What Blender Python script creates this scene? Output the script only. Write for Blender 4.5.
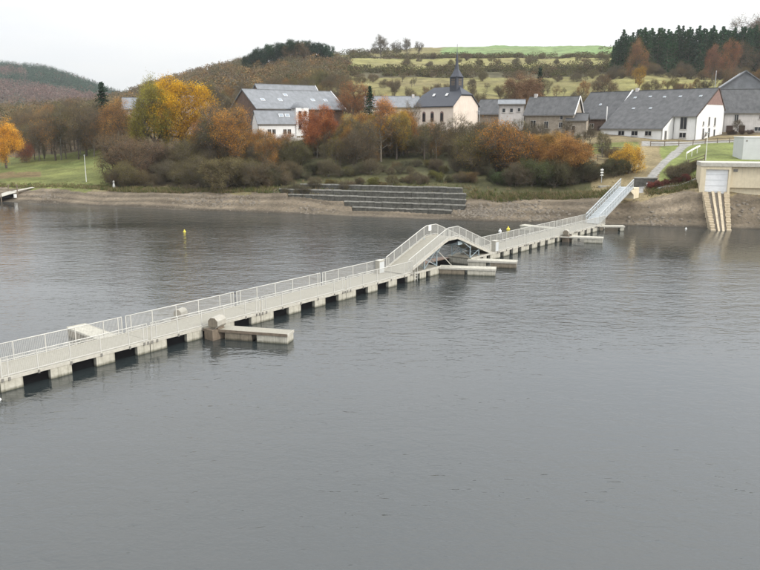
import bpy, math, random
import numpy as np
from mathutils import Vector, Matrix, Euler, noise
R = math.radians
for o in list(bpy.data.objects): bpy.data.objects.remove(o)
SC = bpy.context.scene
COL = SC.collection
rng = np.random.default_rng(7)
random.seed(7)

# ------------------------------------------------------------------ camera
H, PITCH, FP = 15.0, R(12.0), 760.0          # metres above the lake, tilt down
cd = bpy.data.cameras.new('camera'); cam = bpy.data.objects.new('camera', cd); COL.objects.link(cam)
cam.location = (0, 0, H); cam.rotation_euler = (R(90) - PITCH, 0, 0)
cd.sensor_width = 36; cd.lens = 36.0; cd.clip_start = .5; cd.clip_end = 9000
SC.camera = cam
# ------------------------------------------------------------------ sky, sun, exposure
SUN_EL, SUN_AZ = R(27), R(118)                # low soft sun off to the right, slightly behind the lake's near side
w = bpy.data.worlds.new('World'); SC.world = w; w.use_nodes = True
nt = w.node_tree; nt.nodes.clear()
N = lambda t, tree=nt: tree.nodes.new(t)
out = N('ShaderNodeOutputWorld'); bg = N('ShaderNodeBackground'); sky = N('ShaderNodeTexSky')
sky.sky_type = 'NISHITA'; sky.sun_disc = False; sky.sun_elevation = SUN_EL; sky.sun_rotation = SUN_AZ
tc = N('ShaderNodeTexCoord'); mp = N('ShaderNodeMapping'); mp.inputs['Scale'].default_value = (1, 1, 5)
cn = N('ShaderNodeTexNoise'); cn.inputs['Scale'].default_value = 1.6; cn.inputs['Detail'].default_value = 5
cn.inputs['Roughness'].default_value = .5
rp = N('ShaderNodeValToRGB')
rp.color_ramp.elements[0].position = .34; rp.color_ramp.elements[0].color = (7.6, 8.1, 8.7, 1)
rp.color_ramp.elements[1].position = .62; rp.color_ramp.elements[1].color = (9.5, 9.4, 9.2, 1)
mx = N('ShaderNodeMixRGB'); mx.inputs[0].default_value = .94
bg.inputs['Strength'].default_value = .1
nt.links.new(tc.outputs['Generated'], mp.inputs[0]); nt.links.new(mp.outputs[0], cn.inputs['Vector'])
nt.links.new(cn.outputs['Fac'], rp.inputs[0]); nt.links.new(sky.outputs[0], mx.inputs[1])
sx = N('ShaderNodeSeparateXYZ'); nt.links.new(tc.outputs['Generated'], sx.inputs[0])
gr = N('ShaderNodeMapRange'); gr.inputs['From Min'].default_value = 0; gr.inputs['From Max'].default_value = 1; gr.inputs['To Min'].default_value = .9; gr.inputs['To Max'].default_value = 2.75
nt.links.new(sx.outputs['Z'], gr.inputs['Value']); vm = N('ShaderNodeVectorMath'); vm.operation = 'SCALE'
nt.links.new(rp.outputs[0], vm.inputs[0]); gx_ = N('ShaderNodeMapRange'); gx_.inputs['From Min'].default_value = -1; gx_.inputs['From Max'].default_value = 1; gx_.inputs['To Min'].default_value = .88; gx_.inputs['To Max'].default_value = 1.14
nt.links.new(sx.outputs['X'], gx_.inputs['Value']); gm = N('ShaderNodeMath'); gm.operation = 'MULTIPLY'   # a little brighter on the sun's side
nt.links.new(gr.outputs[0], gm.inputs[0]); nt.links.new(gx_.outputs[0], gm.inputs[1]); nt.links.new(gm.outputs[0], vm.inputs['Scale']); nt.links.new(vm.outputs[0], mx.inputs[2]); nt.links.new(mx.outputs[0], bg.inputs['Color'])
nt.links.new(bg.outputs[0], out.inputs['Surface'])
sd = bpy.data.lights.new('sun', 'SUN'); sun = bpy.data.objects.new('sun', sd); COL.objects.link(sun)
sd.energy = 2.1; sd.angle = R(10); sd.color = (1, .94, .85)
sv = Vector((math.sin(SUN_AZ) * math.cos(SUN_EL), math.cos(SUN_AZ) * math.cos(SUN_EL), math.sin(SUN_EL)))
sun.rotation_euler = sv.to_track_quat('Z', 'Y').to_euler(); sun.location = (60, -40, 80)
SC.view_settings.view_transform = 'Standard'; SC.view_settings.look = 'None'
SC.view_settings.exposure = 0.15; SC.view_settings.gamma = 1

# ------------------------------------------------------------------ measuring helpers
def zat(py, Y):
    v = (285 - py) / FP
    return H + (-math.sin(PITCH) + v * math.cos(PITCH)) * Y / (math.cos(PITCH) + v * math.sin(PITCH))
def xat(px, Y, z=3.0):
    depth = Y * math.cos(PITCH) - (z - H) * math.sin(PITCH)
    return (px - 380) / FP * depth
def flat(px, py, z=0.0):
    v = (285 - py) / FP
    t = (z - H) / (-math.sin(PITCH) + v * math.cos(PITCH))
    return ((px - 380) / FP * t, (math.cos(PITCH) + v * math.sin(PITCH)) * t)

# ------------------------------------------------------------------ mesh helpers
class MB:
    def __init__(s): s.v = []; s.f = []; s.m = []
    def add(s, vs, fs, mi=0):
        b = len(s.v); s.v += [tuple(v) for v in vs]; s.f += [tuple(b + i for i in f) for f in fs]; s.m += [mi] * len(fs); return s
    def box(s, x0, x1, y0, y1, z0, z1, mi=0):
        return s.add([(x0,y0,z0),(x1,y0,z0),(x1,y1,z0),(x0,y1,z0),(x0,y0,z1),(x1,y0,z1),(x1,y1,z1),(x0,y1,z1)],
                     [(0,3,2,1),(4,5,6,7),(0,1,5,4),(1,2,6,5),(2,3,7,6),(3,0,4,7)], mi)
    def bbox(s, x0, x1, y0, y1, z0, z1, b=.03, mi=0):      # box with a chamfered top rim
        v = [(x0,y0,z0),(x1,y0,z0),(x1,y1,z0),(x0,y1,z0),(x0,y0,z1-b),(x1,y0,z1-b),(x1,y1,z1-b),(x0,y1,z1-b),
             (x0+b,y0+b,z1),(x1-b,y0+b,z1),(x1-b,y1-b,z1),(x0+b,y1-b,z1)]
        return s.add(v, [(0,3,2,1),(8,9,10,11),(0,1,5,4),(1,2,6,5),(2,3,7,6),(3,0,4,7),(4,5,9,8),(5,6,10,9),(6,7,11,10),(7,4,8,11)], mi)
    def beam(s, p, q, wx, wz, mi=0, up=(0,0,1)):           # rectangular bar from p to q
        p = Vector(p); q = Vector(q); d = (q - p).normalized(); u = Vector(up)
        if abs(d.dot(u)) > .98: u = Vector((0, 1, 0))
        a = d.cross(u).normalized() * wx / 2; b = a.cross(d).normalized() * wz / 2
        vs = [p-a-b, p+a-b, p+a+b, p-a+b, q-a-b, q+a-b, q+a+b, q-a+b]
        return s.add(vs, [(0,1,2,3),(7,6,5,4),(0,4,5,1),(1,5,6,2),(2,6,7,3),(3,7,4,0)], mi)
    def tube(s, p, q, r0, r1, n=6, mi=0, cap=True):
        p = Vector(p); q = Vector(q); d = (q - p).normalized(); u = Vector((0,0,1)) if abs(d.z) < .95 else Vector((1,0,0))
        a = d.cross(u).normalized(); b = d.cross(a)
        vs = [c + (a * math.cos(t) + b * math.sin(t)) * r for c, r in ((p, r0), (q, r1)) for t in [2*math.pi*i/n for i in range(n)]]
        fs = [(i, (i+1) % n, n + (i+1) % n, n + i) for i in range(n)]
        if cap: fs += [tuple(range(n-1, -1, -1)), tuple(range(n, 2*n))]
        return s.add(vs, fs, mi)
    def prism(s, poly, x0, x1, mi=0):                      # (y,z) outline extruded along x
        n = len(poly)
        vs = [(x0, y, z) for y, z in poly] + [(x1, y, z) for y, z in poly]
        return s.add(vs, [(i, (i+1) % n, n + (i+1) % n, n + i) for i in range(n)] + [tuple(range(n-1,-1,-1)), tuple(range(n, 2*n))], mi)
    def lathe(s, prof, n=10, c=(0,0), mi=0):
        vs = [(c[0] + r*math.cos(2*math.pi*i/n), c[1] + r*math.sin(2*math.pi*i/n), z) for r, z in prof for i in range(n)]
        fs = [(k*n+i, k*n+(i+1)%n, (k+1)*n+(i+1)%n, (k+1)*n+i) for k in range(len(prof)-1) for i in range(n)]
        return s.add(vs, fs, mi)
    def mesh(s, name, mats, smooth=False):
        me = bpy.data.meshes.new(name); me.from_pydata(s.v, [], s.f)
        for m in (mats if isinstance(mats, (list, tuple)) else [mats]): me.materials.append(m)
        me.polygons.foreach_set('material_index', s.m)
        if smooth: me.polygons.foreach_set('use_smooth', [True] * len(s.f))
        me.update(); return me
    def build(s, name, mats, parent=None, smooth=False): return obj(name, s.mesh(name, mats, smooth), parent)
def obj(name, me, parent=None, loc=None, rot=None):
    o = bpy.data.objects.new(name, me); COL.objects.link(o); o.parent = parent
    if loc is not None: o.location = loc
    if rot is not None: o.rotation_euler = rot
    return o
def tag(o, label=None, cat=None, group=None, kind=None):
    for k, v in (('label', label), ('category', cat), ('group', group), ('kind', kind)):
        if v: o[k] = v
    return o
def thing(name, label, cat, loc=(0,0,0), rz=0, group=None):
    o = obj(name, None, None, loc, (0, 0, rz)); o.empty_display_size = .3
    return tag(o, label, cat, group)
def copy_tree(o, parent=None):
    c = o.copy(); COL.objects.link(c); c.parent = parent
    for ch in [x for x in bpy.data.objects if x.parent == o]: copy_tree(ch, c)
    return c
def npmesh(name, V, Q, mats, mi=None, col=None, smooth=False):
    """V (n,3), Q (m,4) quads (a repeated last index makes a triangle is NOT used)"""
    me = bpy.data.meshes.new(name); V = np.asarray(V, dtype=np.float32); Q = np.asarray(Q, dtype=np.int32)
    me.vertices.add(len(V)); me.vertices.foreach_set('co', V.ravel())
    me.loops.add(Q.size); me.loops.foreach_set('vertex_index', Q.ravel())
    me.polygons.add(len(Q)); me.polygons.foreach_set('loop_start', np.arange(0, Q.size, 4, dtype=np.int32))
    for m in (mats if isinstance(mats, (list, tuple)) else [mats]): me.materials.append(m)
    if mi is not None: me.polygons.foreach_set('material_index', np.asarray(mi, dtype=np.int32))
    if smooth: me.polygons.foreach_set('use_smooth', np.ones(len(Q), dtype=bool))
    if col is not None:
        a = me.color_attributes.new('tint', 'FLOAT_COLOR', 'POINT')
        c = np.ones((len(V), 4), dtype=np.float32); c[:, :3] = col; a.data.foreach_set('color', c.ravel())
    me.update(calc_edges=True); return me

# ------------------------------------------------------------------ materials
def newmat(name):
    m = bpy.data.materials.new(name); m.use_nodes = True; t = m.node_tree; t.nodes.clear()
    o = t.nodes.new('ShaderNodeOutputMaterial'); return m, t, o
def mat(name, col, rough=.8, var=.15, scale=2.0, bump=0.0, metal=0.0, col2=None, stretch=(1,1,1), spec=.35, detail=5):
    m, t, o = newmat(name); b = t.nodes.new('ShaderNodeBsdfPrincipled')
    tcn = t.nodes.new('ShaderNodeTexCoord'); mpn = t.nodes.new('ShaderNodeMapping'); mpn.inputs['Scale'].default_value = stretch
    n1 = t.nodes.new('ShaderNodeTexNoise'); n1.inputs['Scale'].default_value = scale; n1.inputs['Detail'].default_value = detail; n1.inputs['Roughness'].default_value = .65
    r = t.nodes.new('ShaderNodeValToRGB'); c2 = col2 or tuple(c * (1 - var * 2) for c in col)
    r.color_ramp.elements[0].position = .3; r.color_ramp.elements[0].color = (*c2, 1)
    r.color_ramp.elements[1].position = .65; r.color_ramp.elements[1].color = (*col, 1)
    t.links.new(tcn.outputs['Object'], mpn.inputs[0]); t.links.new(mpn.outputs[0], n1.inputs['Vector'])
    t.links.new(n1.outputs['Fac'], r.inputs[0]); t.links.new(r.outputs[0], b.inputs['Base Color'])
    b.inputs['Roughness'].default_value = rough; b.inputs['Metallic'].default_value = metal; b.inputs['Specular IOR Level'].default_value = spec
    if bump:
        bn = t.nodes.new('ShaderNodeBump'); bn.inputs['Strength'].default_value = bump; bn.inputs['Distance'].default_value = .05
        t.links.new(n1.outputs['Fac'], bn.inputs['Height']); t.links.new(bn.outputs[0], b.inputs['Normal'])
    t.links.new(b.outputs[0], o.inputs['Surface']); return m
def leafmat(name, attr=False, lo=.6, hi=1.3, nscale=.35, trans=.3, isl=.3, hue=1.0):
    """leaf colour = object colour (or 'tint' attribute) with clumps of lighter and darker leaves and a random value per leaf"""
    m, t, o = newmat(name)
    geo = t.nodes.new('ShaderNodeNewGeometry'); oi = t.nodes.new('ShaderNodeObjectInfo'); tcn = t.nodes.new('ShaderNodeTexCoord')
    if attr: c = t.nodes.new('ShaderNodeAttribute'); c.attribute_name = 'tint'; src = c.outputs['Color']
    else: src = oi.outputs['Color']
    n1 = t.nodes.new('ShaderNodeTexNoise'); n1.inputs['Scale'].default_value = nscale; n1.inputs['Detail'].default_value = 2
    t.links.new((tcn.outputs['Object'] if not attr else geo.outputs['Position']), n1.inputs['Vector'])
    mr = t.nodes.new('ShaderNodeMapRange'); mr.inputs['From Min'].default_value = .3; mr.inputs['From Max'].default_value = .7
    mr.inputs['To Min'].default_value = lo; mr.inputs['To Max'].default_value = hi; t.links.new(n1.outputs['Fac'], mr.inputs['Value'])
    mr2 = t.nodes.new('ShaderNodeMapRange'); mr2.inputs['To Min'].default_value = 1 - isl; mr2.inputs['To Max'].default_value = 1 + isl
    t.links.new(geo.outputs['Random Per Island'], mr2.inputs['Value'])
    mu = t.nodes.new('ShaderNodeMath'); mu.operation = 'MULTIPLY'; t.links.new(mr.outputs[0], mu.inputs[0]); t.links.new(mr2.outputs[0], mu.inputs[1])
    hs = t.nodes.new('ShaderNodeHueSaturation'); t.links.new(src, hs.inputs['Color']); t.links.new(mu.outputs[0], hs.inputs['Value'])
    mh = t.nodes.new('ShaderNodeMapRange'); mh.inputs['To Min'].default_value = .5 - .022 * hue; mh.inputs['To Max'].default_value = .5 + .022 * hue
    t.links.new(n1.outputs['Fac'], mh.inputs['Value'])
    if True:
        ad = t.nodes.new('ShaderNodeMath'); ad.operation = 'MULTIPLY_ADD'; ad.inputs[1].default_value = .02 * hue
        t.links.new(geo.outputs['Random Per Island'], ad.inputs[0]); t.links.new(mh.outputs[0], ad.inputs[2]); t.links.new(ad.outputs[0], hs.inputs['Hue'])
    d = t.nodes.new('ShaderNodeBsdfDiffuse'); tr = t.nodes.new('ShaderNodeBsdfTranslucent'); ms = t.nodes.new('ShaderNodeMixShader'); ms.inputs[0].default_value = trans
    t.links.new(hs.outputs[0], d.inputs[0]); t.links.new(hs.outputs[0], tr.inputs[0])
    t.links.new(d.outputs[0], ms.inputs[1]); t.links.new(tr.outputs[0], ms.inputs[2]); t.links.new(ms.outputs[0], o.inputs['Surface']); return m

M = {}
M['concrete'] = mat('pale concrete', (.50,.48,.41), .85, .12, 3, .25, col2=(.36,.34,.28))
M['deck'] = mat('walkway boards', (.34,.32,.265), .85, .14, 4, .2, stretch=(6,.6,1))
M['trim'] = mat('pale edge beam', (.52,.50,.44), .7, .1, 3, .1, col2=(.38,.36,.31))
M['rail'] = mat('cream painted steel', (.56,.55,.51), .5, .06, 5)
M['bracket'] = mat('dull steel bracket', (.22,.21,.19), .5, .1, 5)
M['black'] = mat('black floats and painted shade', (.008,.008,.009), .9, .1, 3, spec=.05)  # also stands in for shade in walkway gaps and under the arch
M['blue'] = mat('blue grey steel', (.36,.43,.46), .5, .12, 3)
M['galv'] = mat('galvanised steel', (.52,.55,.56), .42, .1, 6, metal=.25)
M['darkwood'] = mat('weathered wood', (.20,.16,.12), .9, .2, 3, .2)
M['boxbrown'] = mat('brown grey housing', (.24,.205,.155), .8, .15, 4)
M['boxpale'] = mat('pale housing', (.40,.38,.33), .7, .1, 3)
M['white'] = mat('white render', (.78,.78,.77), .85, .04, .6, .1, col2=(.70,.70,.69))
M['cream'] = mat('pink cream render', (.76,.67,.58), .85, .06, .6, .1, col2=(.66,.57,.49))
M['greywall'] = mat('pale grey render', (.60,.57,.55), .85, .08, .6, .1, col2=(.46,.44,.42))
M['stone'] = mat('rubble stone', (.40,.35,.28), .9, .2, 1.6, .3, col2=(.24,.2,.16))
M['brownwall'] = mat('brown boarding', (.16,.11,.085), .9, .2, 1.5, .1)
M['redclad'] = mat('reddish gable cladding', (.26,.17,.15), .85, .15, 2)
M['slate'] = mat('dark slate', (.105,.104,.106), .65, .14, .7, .25, stretch=(1.5,1,1), col2=(.052,.054,.055))
M['slate_light'] = mat('grey slate', (.21,.22,.235), .55, .12, .7, .2, stretch=(1.5,1,1), col2=(.14,.148,.155))
M['slate_blue'] = mat('blue black slate', (.055,.06,.075), .45, .12, 1.5, .2)
M['verge'] = mat('white verge board', (.75,.75,.74), .6, .04)
M['frame'] = mat('window frame', (.5,.48,.45), .6, .05)
M['ochre'] = mat('ochre concrete', (.68,.60,.44), .9, .1, 1.2, .2, col2=(.58,.51,.37))
M['ramp'] = mat('worn tan concrete', (.50,.42,.30), .9, .1, 1.5, .3, col2=(.33,.28,.20))
M['door'] = mat('grey white door', (.76,.78,.80), .6, .05, 2)
M['kiosk'] = mat('light grey kiosk', (.55,.57,.57), .7, .05, 1)
M['doorbrown'] = mat('dark brown door', (.07,.045,.035), .7, .1, 2)
M['bark'] = mat('bark', (.13,.105,.085), .95, .2, 3, .4)
M['bark_pale'] = mat('pale bark', (.21,.19,.155), .95, .2, 3, .4)
M['twig'] = mat('twigs', (.14,.115,.075), .95, .2, .5)
M['leaf'] = leafmat('leaves')
M['needle'] = leafmat('needles', lo=.6, hi=1.2, trans=.1)
M['mass'] = leafmat('far foliage', attr=True, nscale=.05, lo=.8, hi=1.18, trans=.15, isl=.13, hue=.25)
M['blockstone'] = mat('grey block', (.13,.127,.112), .9, .15, 2, .3, col2=(.055,.053,.045))
M['copestone'] = mat('pale coping', (.36,.35,.315), .85, .2, 1.2, .2, col2=(.17,.165,.14))
M['pebble'] = mat('pebble', (.19,.165,.13), .9, .2, 1.0, .2, col2=(.12,.10,.08))
M['yellow'] = mat('yellow buoy', (.75,.62,.08), .5, .05)
M['buoywhite'] = mat('white plastic', (.80,.80,.76), .5, .05)
M['path'] = mat('grey gravel path', (.25,.24,.23), .95, .1, 2, .2)
M['rust'] = mat('brown planks', (.28,.21,.17), .9, .15, 3)
def glassmat():
    m, t, o = newmat('window glass'); b = t.nodes.new('ShaderNodeBsdfPrincipled')
    b.inputs['Base Color'].default_value = (.02,.022,.025,1); b.inputs['Roughness'].default_value = .12
    t.links.new(b.outputs[0], o.inputs['Surface']); return m
M['glass'] = glassmat()

def stain(m, z0=.02, z1=.2, dark=(.06,.06,.035), st=.45):
    t = m.node_tree; b = next(n for n in t.nodes if n.type == 'BSDF_PRINCIPLED'); l = b.inputs['Base Color'].links[0]; src = l.from_socket
    tcn = t.nodes.new('ShaderNodeTexCoord'); sx_ = t.nodes.new('ShaderNodeSeparateXYZ'); t.links.new(tcn.outputs['Object'], sx_.inputs[0])
    mp_ = t.nodes.new('ShaderNodeMapping'); mp_.inputs['Scale'].default_value = (5, 5, .35); t.links.new(tcn.outputs['Object'], mp_.inputs[0])
    n = t.nodes.new('ShaderNodeTexNoise'); n.inputs['Scale'].default_value = 1.3; n.inputs['Detail'].default_value = 4; t.links.new(mp_.outputs[0], n.inputs['Vector'])
    ad = t.nodes.new('ShaderNodeMath'); ad.operation = 'MULTIPLY_ADD'; ad.inputs[1].default_value = -.28; t.links.new(n.outputs['Fac'], ad.inputs[0]); t.links.new(sx_.outputs['Z'], ad.inputs[2])
    r = t.nodes.new('ShaderNodeMapRange'); r.inputs['From Min'].default_value = z0 - .14; r.inputs['From Max'].default_value = z1 - .14; r.inputs['To Min'].default_value = .85; r.inputs['To Max'].default_value = 0; t.links.new(ad.outputs[0], r.inputs['Value'])
    r2 = t.nodes.new('ShaderNodeMapRange'); r2.inputs['From Min'].default_value = .5; r2.inputs['From Max'].default_value = .75; r2.inputs['To Max'].default_value = st; t.links.new(n.outputs['Fac'], r2.inputs['Value'])
    mxx = t.nodes.new('ShaderNodeMath'); mxx.operation = 'MAXIMUM'; t.links.new(r.outputs[0], mxx.inputs[0]); t.links.new(r2.outputs[0], mxx.inputs[1])
    mm = t.nodes.new('ShaderNodeMixRGB'); mm.inputs[2].default_value = (*dark, 1); t.links.new(mxx.outputs[0], mm.inputs[0]); t.links.new(src, mm.inputs[1]); t.links.new(mm.outputs[0], b.inputs['Base Color'])
stain(M['concrete']); stain(M['boxbrown'], dark=(.03,.03,.02)); stain(M['ochre'], -9, -8, (.3,.26,.18), .3); stain(M['white'], -9, -8, (.5,.49,.46)); stain(M['greywall'], -9, -8, (.3,.28,.26)); stain(M['cream'], -9, -8, (.5,.42,.34))
# water: dark, slightly silty lake under small wind ripples
def watermat():
    m, t, o = newmat('lake water'); b = t.nodes.new('ShaderNodeBsdfPrincipled')
    geo = t.nodes.new('ShaderNodeNewGeometry')
    def nz(scale, stretch, det, rough=.55, rot=0, dist=0):
        mpn = t.nodes.new('ShaderNodeMapping'); mpn.inputs['Scale'].default_value = stretch; mpn.inputs['Rotation'].default_value = (0,0,rot)
        n = t.nodes.new('ShaderNodeTexNoise'); n.inputs['Scale'].default_value = scale; n.inputs['Detail'].default_value = det
        n.inputs['Roughness'].default_value = rough; n.inputs['Distortion'].default_value = dist
        t.links.new(geo.outputs['Position'], mpn.inputs[0]); t.links.new(mpn.outputs[0], n.inputs['Vector']); return n.outputs['Fac']
    r1 = nz(1.15, (.8, 1.35, 1), 2.5, .5, R(24), .8); r2 = nz(4.0, (.85, 1.3, 1), 3, .5, R(-8), .3); r3 = nz(.35, (.5, 1.2, 1), 2, .5, R(20), .5)
    patch = nz(.028, (.6, 1.6, 1), 3, .55, R(-25))
    mr = t.nodes.new('ShaderNodeMapRange'); mr.inputs['From Min'].default_value = .35; mr.inputs['From Max'].default_value = .65
    mr.inputs['To Min'].default_value = .35; mr.inputs['To Max'].default_value = 1.3; t.links.new(patch, mr.inputs['Value'])
    def b_(h, strength, dist, prev=None, mod=True):
        bn = t.nodes.new('ShaderNodeBump'); bn.inputs['Distance'].default_value = dist; bn.inputs['Strength'].default_value = strength
        if mod:
            k = t.nodes.new('ShaderNodeMath'); k.operation = 'MULTIPLY'; k.inputs[1].default_value = strength
            t.links.new(mr.outputs[0], k.inputs[0]); t.links.new(k.outputs[0], bn.inputs['Strength'])
        t.links.new(h, bn.inputs['Height'])
        if prev: t.links.new(prev, bn.inputs['Normal'])
        return bn.outputs[0]
    nrm = b_(r3, .6, .12); nrm = b_(r1, .75, .078, nrm); nrm = b_(r2, .8, .024, nrm)
    t.links.new(nrm, b.inputs['Normal'])
    b.inputs['Base Color'].default_value = (.022,.028,.029,1); b.inputs['Roughness'].default_value = .05
    b.inputs['IOR'].default_value = 1.75; b.inputs['Specular IOR Level'].default_value = .5
    t.links.new(b.outputs[0], o.inputs['Surface']); return m
M['water'] = watermat()

# ------------------------------------------------------------------ terrain
# for each bearing (given by the photograph column it lies on): distance and picture row of the ground
SH = [(-200, 190, 198), (0, 149.5, 202.5), (100, 141.2, 206), (200, 133, 211), (300, 128.4, 214), (400, 122.8, 218), (500, 117.7, 222), (560, 117, 222.5), (640, 113, 226), (760, 109.7, 229), (980, 104, 232)]
TB = {
 -200: [(200,192),(215,185),(260,160),(330,138),(450,118),(700,116),(1000,100),(1300,72),(1700,60)],
 0: [(158,187),(166,181),(205,160),(300,139),(450,119),(600,121),(800,118),(1050,92),(1300,69),(1600,66),(2200,75)],
 60: [(154,187),(162,182),(200,160),(300,136),(450,117),(600,120),(800,118),(1050,96),(1300,74),(1600,72),(2200,78)],
 100: [(150,189),(156,185),(200,152),(300,131),(450,114),(600,117),(800,115),(1050,103),(1300,89),(1600,90),(2200,92)],
 150: [(146,190),(152,186),(195,148),(260,125),(400,107),(550,96),(650,96),(900,108),(1300,108),(2200,108)],
 200: [(142,191),(150,186),(190,145),(250,121),(350,103),(500,85),(600,81),(700,82),(1300,100),(2200,100)],
 250: [(139,192),(148,182),(186,139),(230,120),(320,98),(420,82),(520,72),(600,70),(800,76),(1300,90),(2200,95)],
 300: [(136,193),(145,180),(184,136),(230,117),(310,95),(380,78),(440,62),(520,57),(620,60),(1300,80),(2200,85)],
 350: [(134,196),(143,177),(182,134),(230,116),(310,94),(380,80),(460,67),(540,58),(620,54),(700,56),(1300,70),(2200,80)],
 420: [(131,198),(141,176),(180,133),(230,115),(300,96),(380,81),(450,68),(560,57.5),(640,49),(700,48.5),(1300,60),(2200,70)],
 500: [(126,200),(136,182),(170,141),(200,127),(300,97),(380,81),(450,67),(560,57),(640,47.5),(700,47),(1300,60),(2200,70)],
 560: [(124,200),(133,190),(155,152),(168,138),(220,118),(300,98),(380,82),(450,67),(560,57),(640,47),(700,47),(1300,60),(2200,70)],
 600: [(122,198),(131,186),(150,152),(163,139),(200,122),(300,92),(380,76),(450,66),(560,57),(640,47.5),(700,47),(1300,60),(2200,70)],
 650: [(121,193),(133,176),(148,153),(160,140),(200,121),(260,99),(320,84),(380,72),(450,66),(550,55),(650,48),(1300,55),(2200,65)],
 690: [(118.5,192),(124,182),(132,166),(150,148),(160,140),(200,121),(260,97),(320,83),(380,76),(450,68),(550,56),(650,47),(1300,50),(2200,60)],
 702: [(118.2,192),(119.5,188),(127,163),(150,144),(160,140),(200,121),(260,97),(320,83),(380,78),(450,69),(550,56),(650,46),(1300,50),(2200,60)],
 760: [(118,190),(119.5,186),(127,163),(150,144),(160,139),(200,120),(260,98),(320,84),(380,80),(450,70),(550,54),(650,42),(1300,50),(2200,60)],
 980: [(114,190),(119,184),(127,163),(150,146),(170,138),(220,118),(320,94),(450,72),(650,44),(1300,50),(2200,60)],
}
pxs = sorted(TB)
YG = np.unique(np.concatenate([np.linspace(85, 165, 270), np.linspace(165, 300, 160), np.linspace(300, 700, 180), np.linspace(700, 2600, 110)]))
def shoreY(px): return float(np.interp(px, [a for a,_,_ in SH], [b for _,b,_ in SH]))
colZ = []
for p in pxs:
    y0 = shoreY(p); ys = [60, y0 - 25, y0 - 8, y0, y0 + 2] ; zs = [-6, -4, -1.1, 0.0, .42]
    for Y, py in TB[p]: ys.append(Y); zs.append(zat(py, Y))
    colZ.append(np.interp(YG, ys, zs))
colZ = np.array(colZ)
KG = np.unique(np.concatenate([np.linspace(-1.15, -.56, 60), np.linspace(-.56, .56, 520), np.linspace(.56, 1.15, 60)]))
def k2px(k): return 380 + 760 * 1.012 * k
PXG = np.clip(k2px(KG), -200, 980)
ZG = np.array([np.interp(PXG, pxs, colZ[:, j]) for j in range(len(YG))]).T      # (k, Y)
def smooth(Z, a, n, wgt=.5):
    for _ in range(n):
        S = Z.copy()
        if a == 0: S[1:-1] = (Z[:-2] + Z[2:]) / 2
        else: S[:, 1:-1] = (Z[:, :-2] + Z[:, 2:]) / 2
        Z = Z * (1 - wgt) + S * wgt
    return Z
near = smooth(ZG, 0, 30); near = smooth(near, 1, 5); far = smooth(near, 0, 60); far = smooth(far, 1, 8)
wf = np.clip((YG - 150) / 60, 0, 1)[None, :]
ZG = near * (1 - wf) + far * wf
KK, YY = np.meshgrid(KG, YG, indexing='ij'); XX = KK * YY; PP = np.clip(k2px(KK), -200, 980)
def vnoise(X, Y, s, seed=0):                      # cheap value noise on arrays
    a = X / s + seed * 17.3; b = Y / s + seed * 7.1
    i = np.floor(a); j = np.floor(b); fa = a - i; fb = b - j; fa = fa*fa*(3-2*fa); fb = fb*fb*(3-2*fb)
    h = lambda p, q: np.modf(np.abs(np.sin(p * 127.1 + q * 311.7 + seed) * 43758.5453))[0]
    return (h(i,j)*(1-fa) + h(i+1,j)*fa)*(1-fb) + (h(i,j+1)*(1-fa) + h(i+1,j+1)*fa)*fb
sy = np.interp(PP, [a for a,_,_ in SH], [b for _,b,_ in SH]); dsh = YY - sy
rel = (vnoise(XX, YY, 3) - .5) * .22 + (vnoise(XX, YY, 1.1, 3) - .5) * .025 + (vnoise(XX, YY, 14, 5) - .5) * .5
rel *= np.clip(dsh / 3, .12, 1) * np.where(YY > 200, 3.0, 1)
strata = .05 * np.sin(ZG * 9 + vnoise(XX, YY, 9, 2) * 5) * ((dsh > 0) & (dsh < 11))
ZG = ZG + rel + strata
# benches cut for the stone terraces
TR = [(352, 452, 4.3, .95), (344, 466, 6.0, 1.7), (288, 466, 7.7, 2.45), (279, 466, 9.4, 3.25), (300, 462, 11.1, 4.1)]
for a_, b_, off_, z_ in TR:
    sel = (PP > a_ - 1) & (PP < b_ + 1) & (dsh >= off_ - 1.4) & (dsh < off_ + .45); ZG = np.where(sel, np.minimum(ZG, z_ - .84), ZG)
    sel = (PP > a_ - 1) & (PP < b_ + 1) & (dsh >= off_ + .45) & (dsh < off_ + 1.0); ZG = np.where(sel, np.minimum(ZG, z_ - .07), ZG)
def ground(X, Y):
    k = min(max(X / Y, KG[0]), KG[-1]); i = min(max(np.searchsorted(KG, k) - 1, 0), len(KG) - 2)
    j = min(max(np.searchsorted(YG, Y) - 1, 0), len(YG) - 2)
    a = (k - KG[i]) / (KG[i+1] - KG[i]); b = min(max((Y - YG[j]) / (YG[j+1] - YG[j]), 0), 1)
    return float((ZG[i,j]*(1-a) + ZG[i+1,j]*a)*(1-b) + (ZG[i,j+1]*(1-a) + ZG[i+1,j+1]*a)*b)
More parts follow.
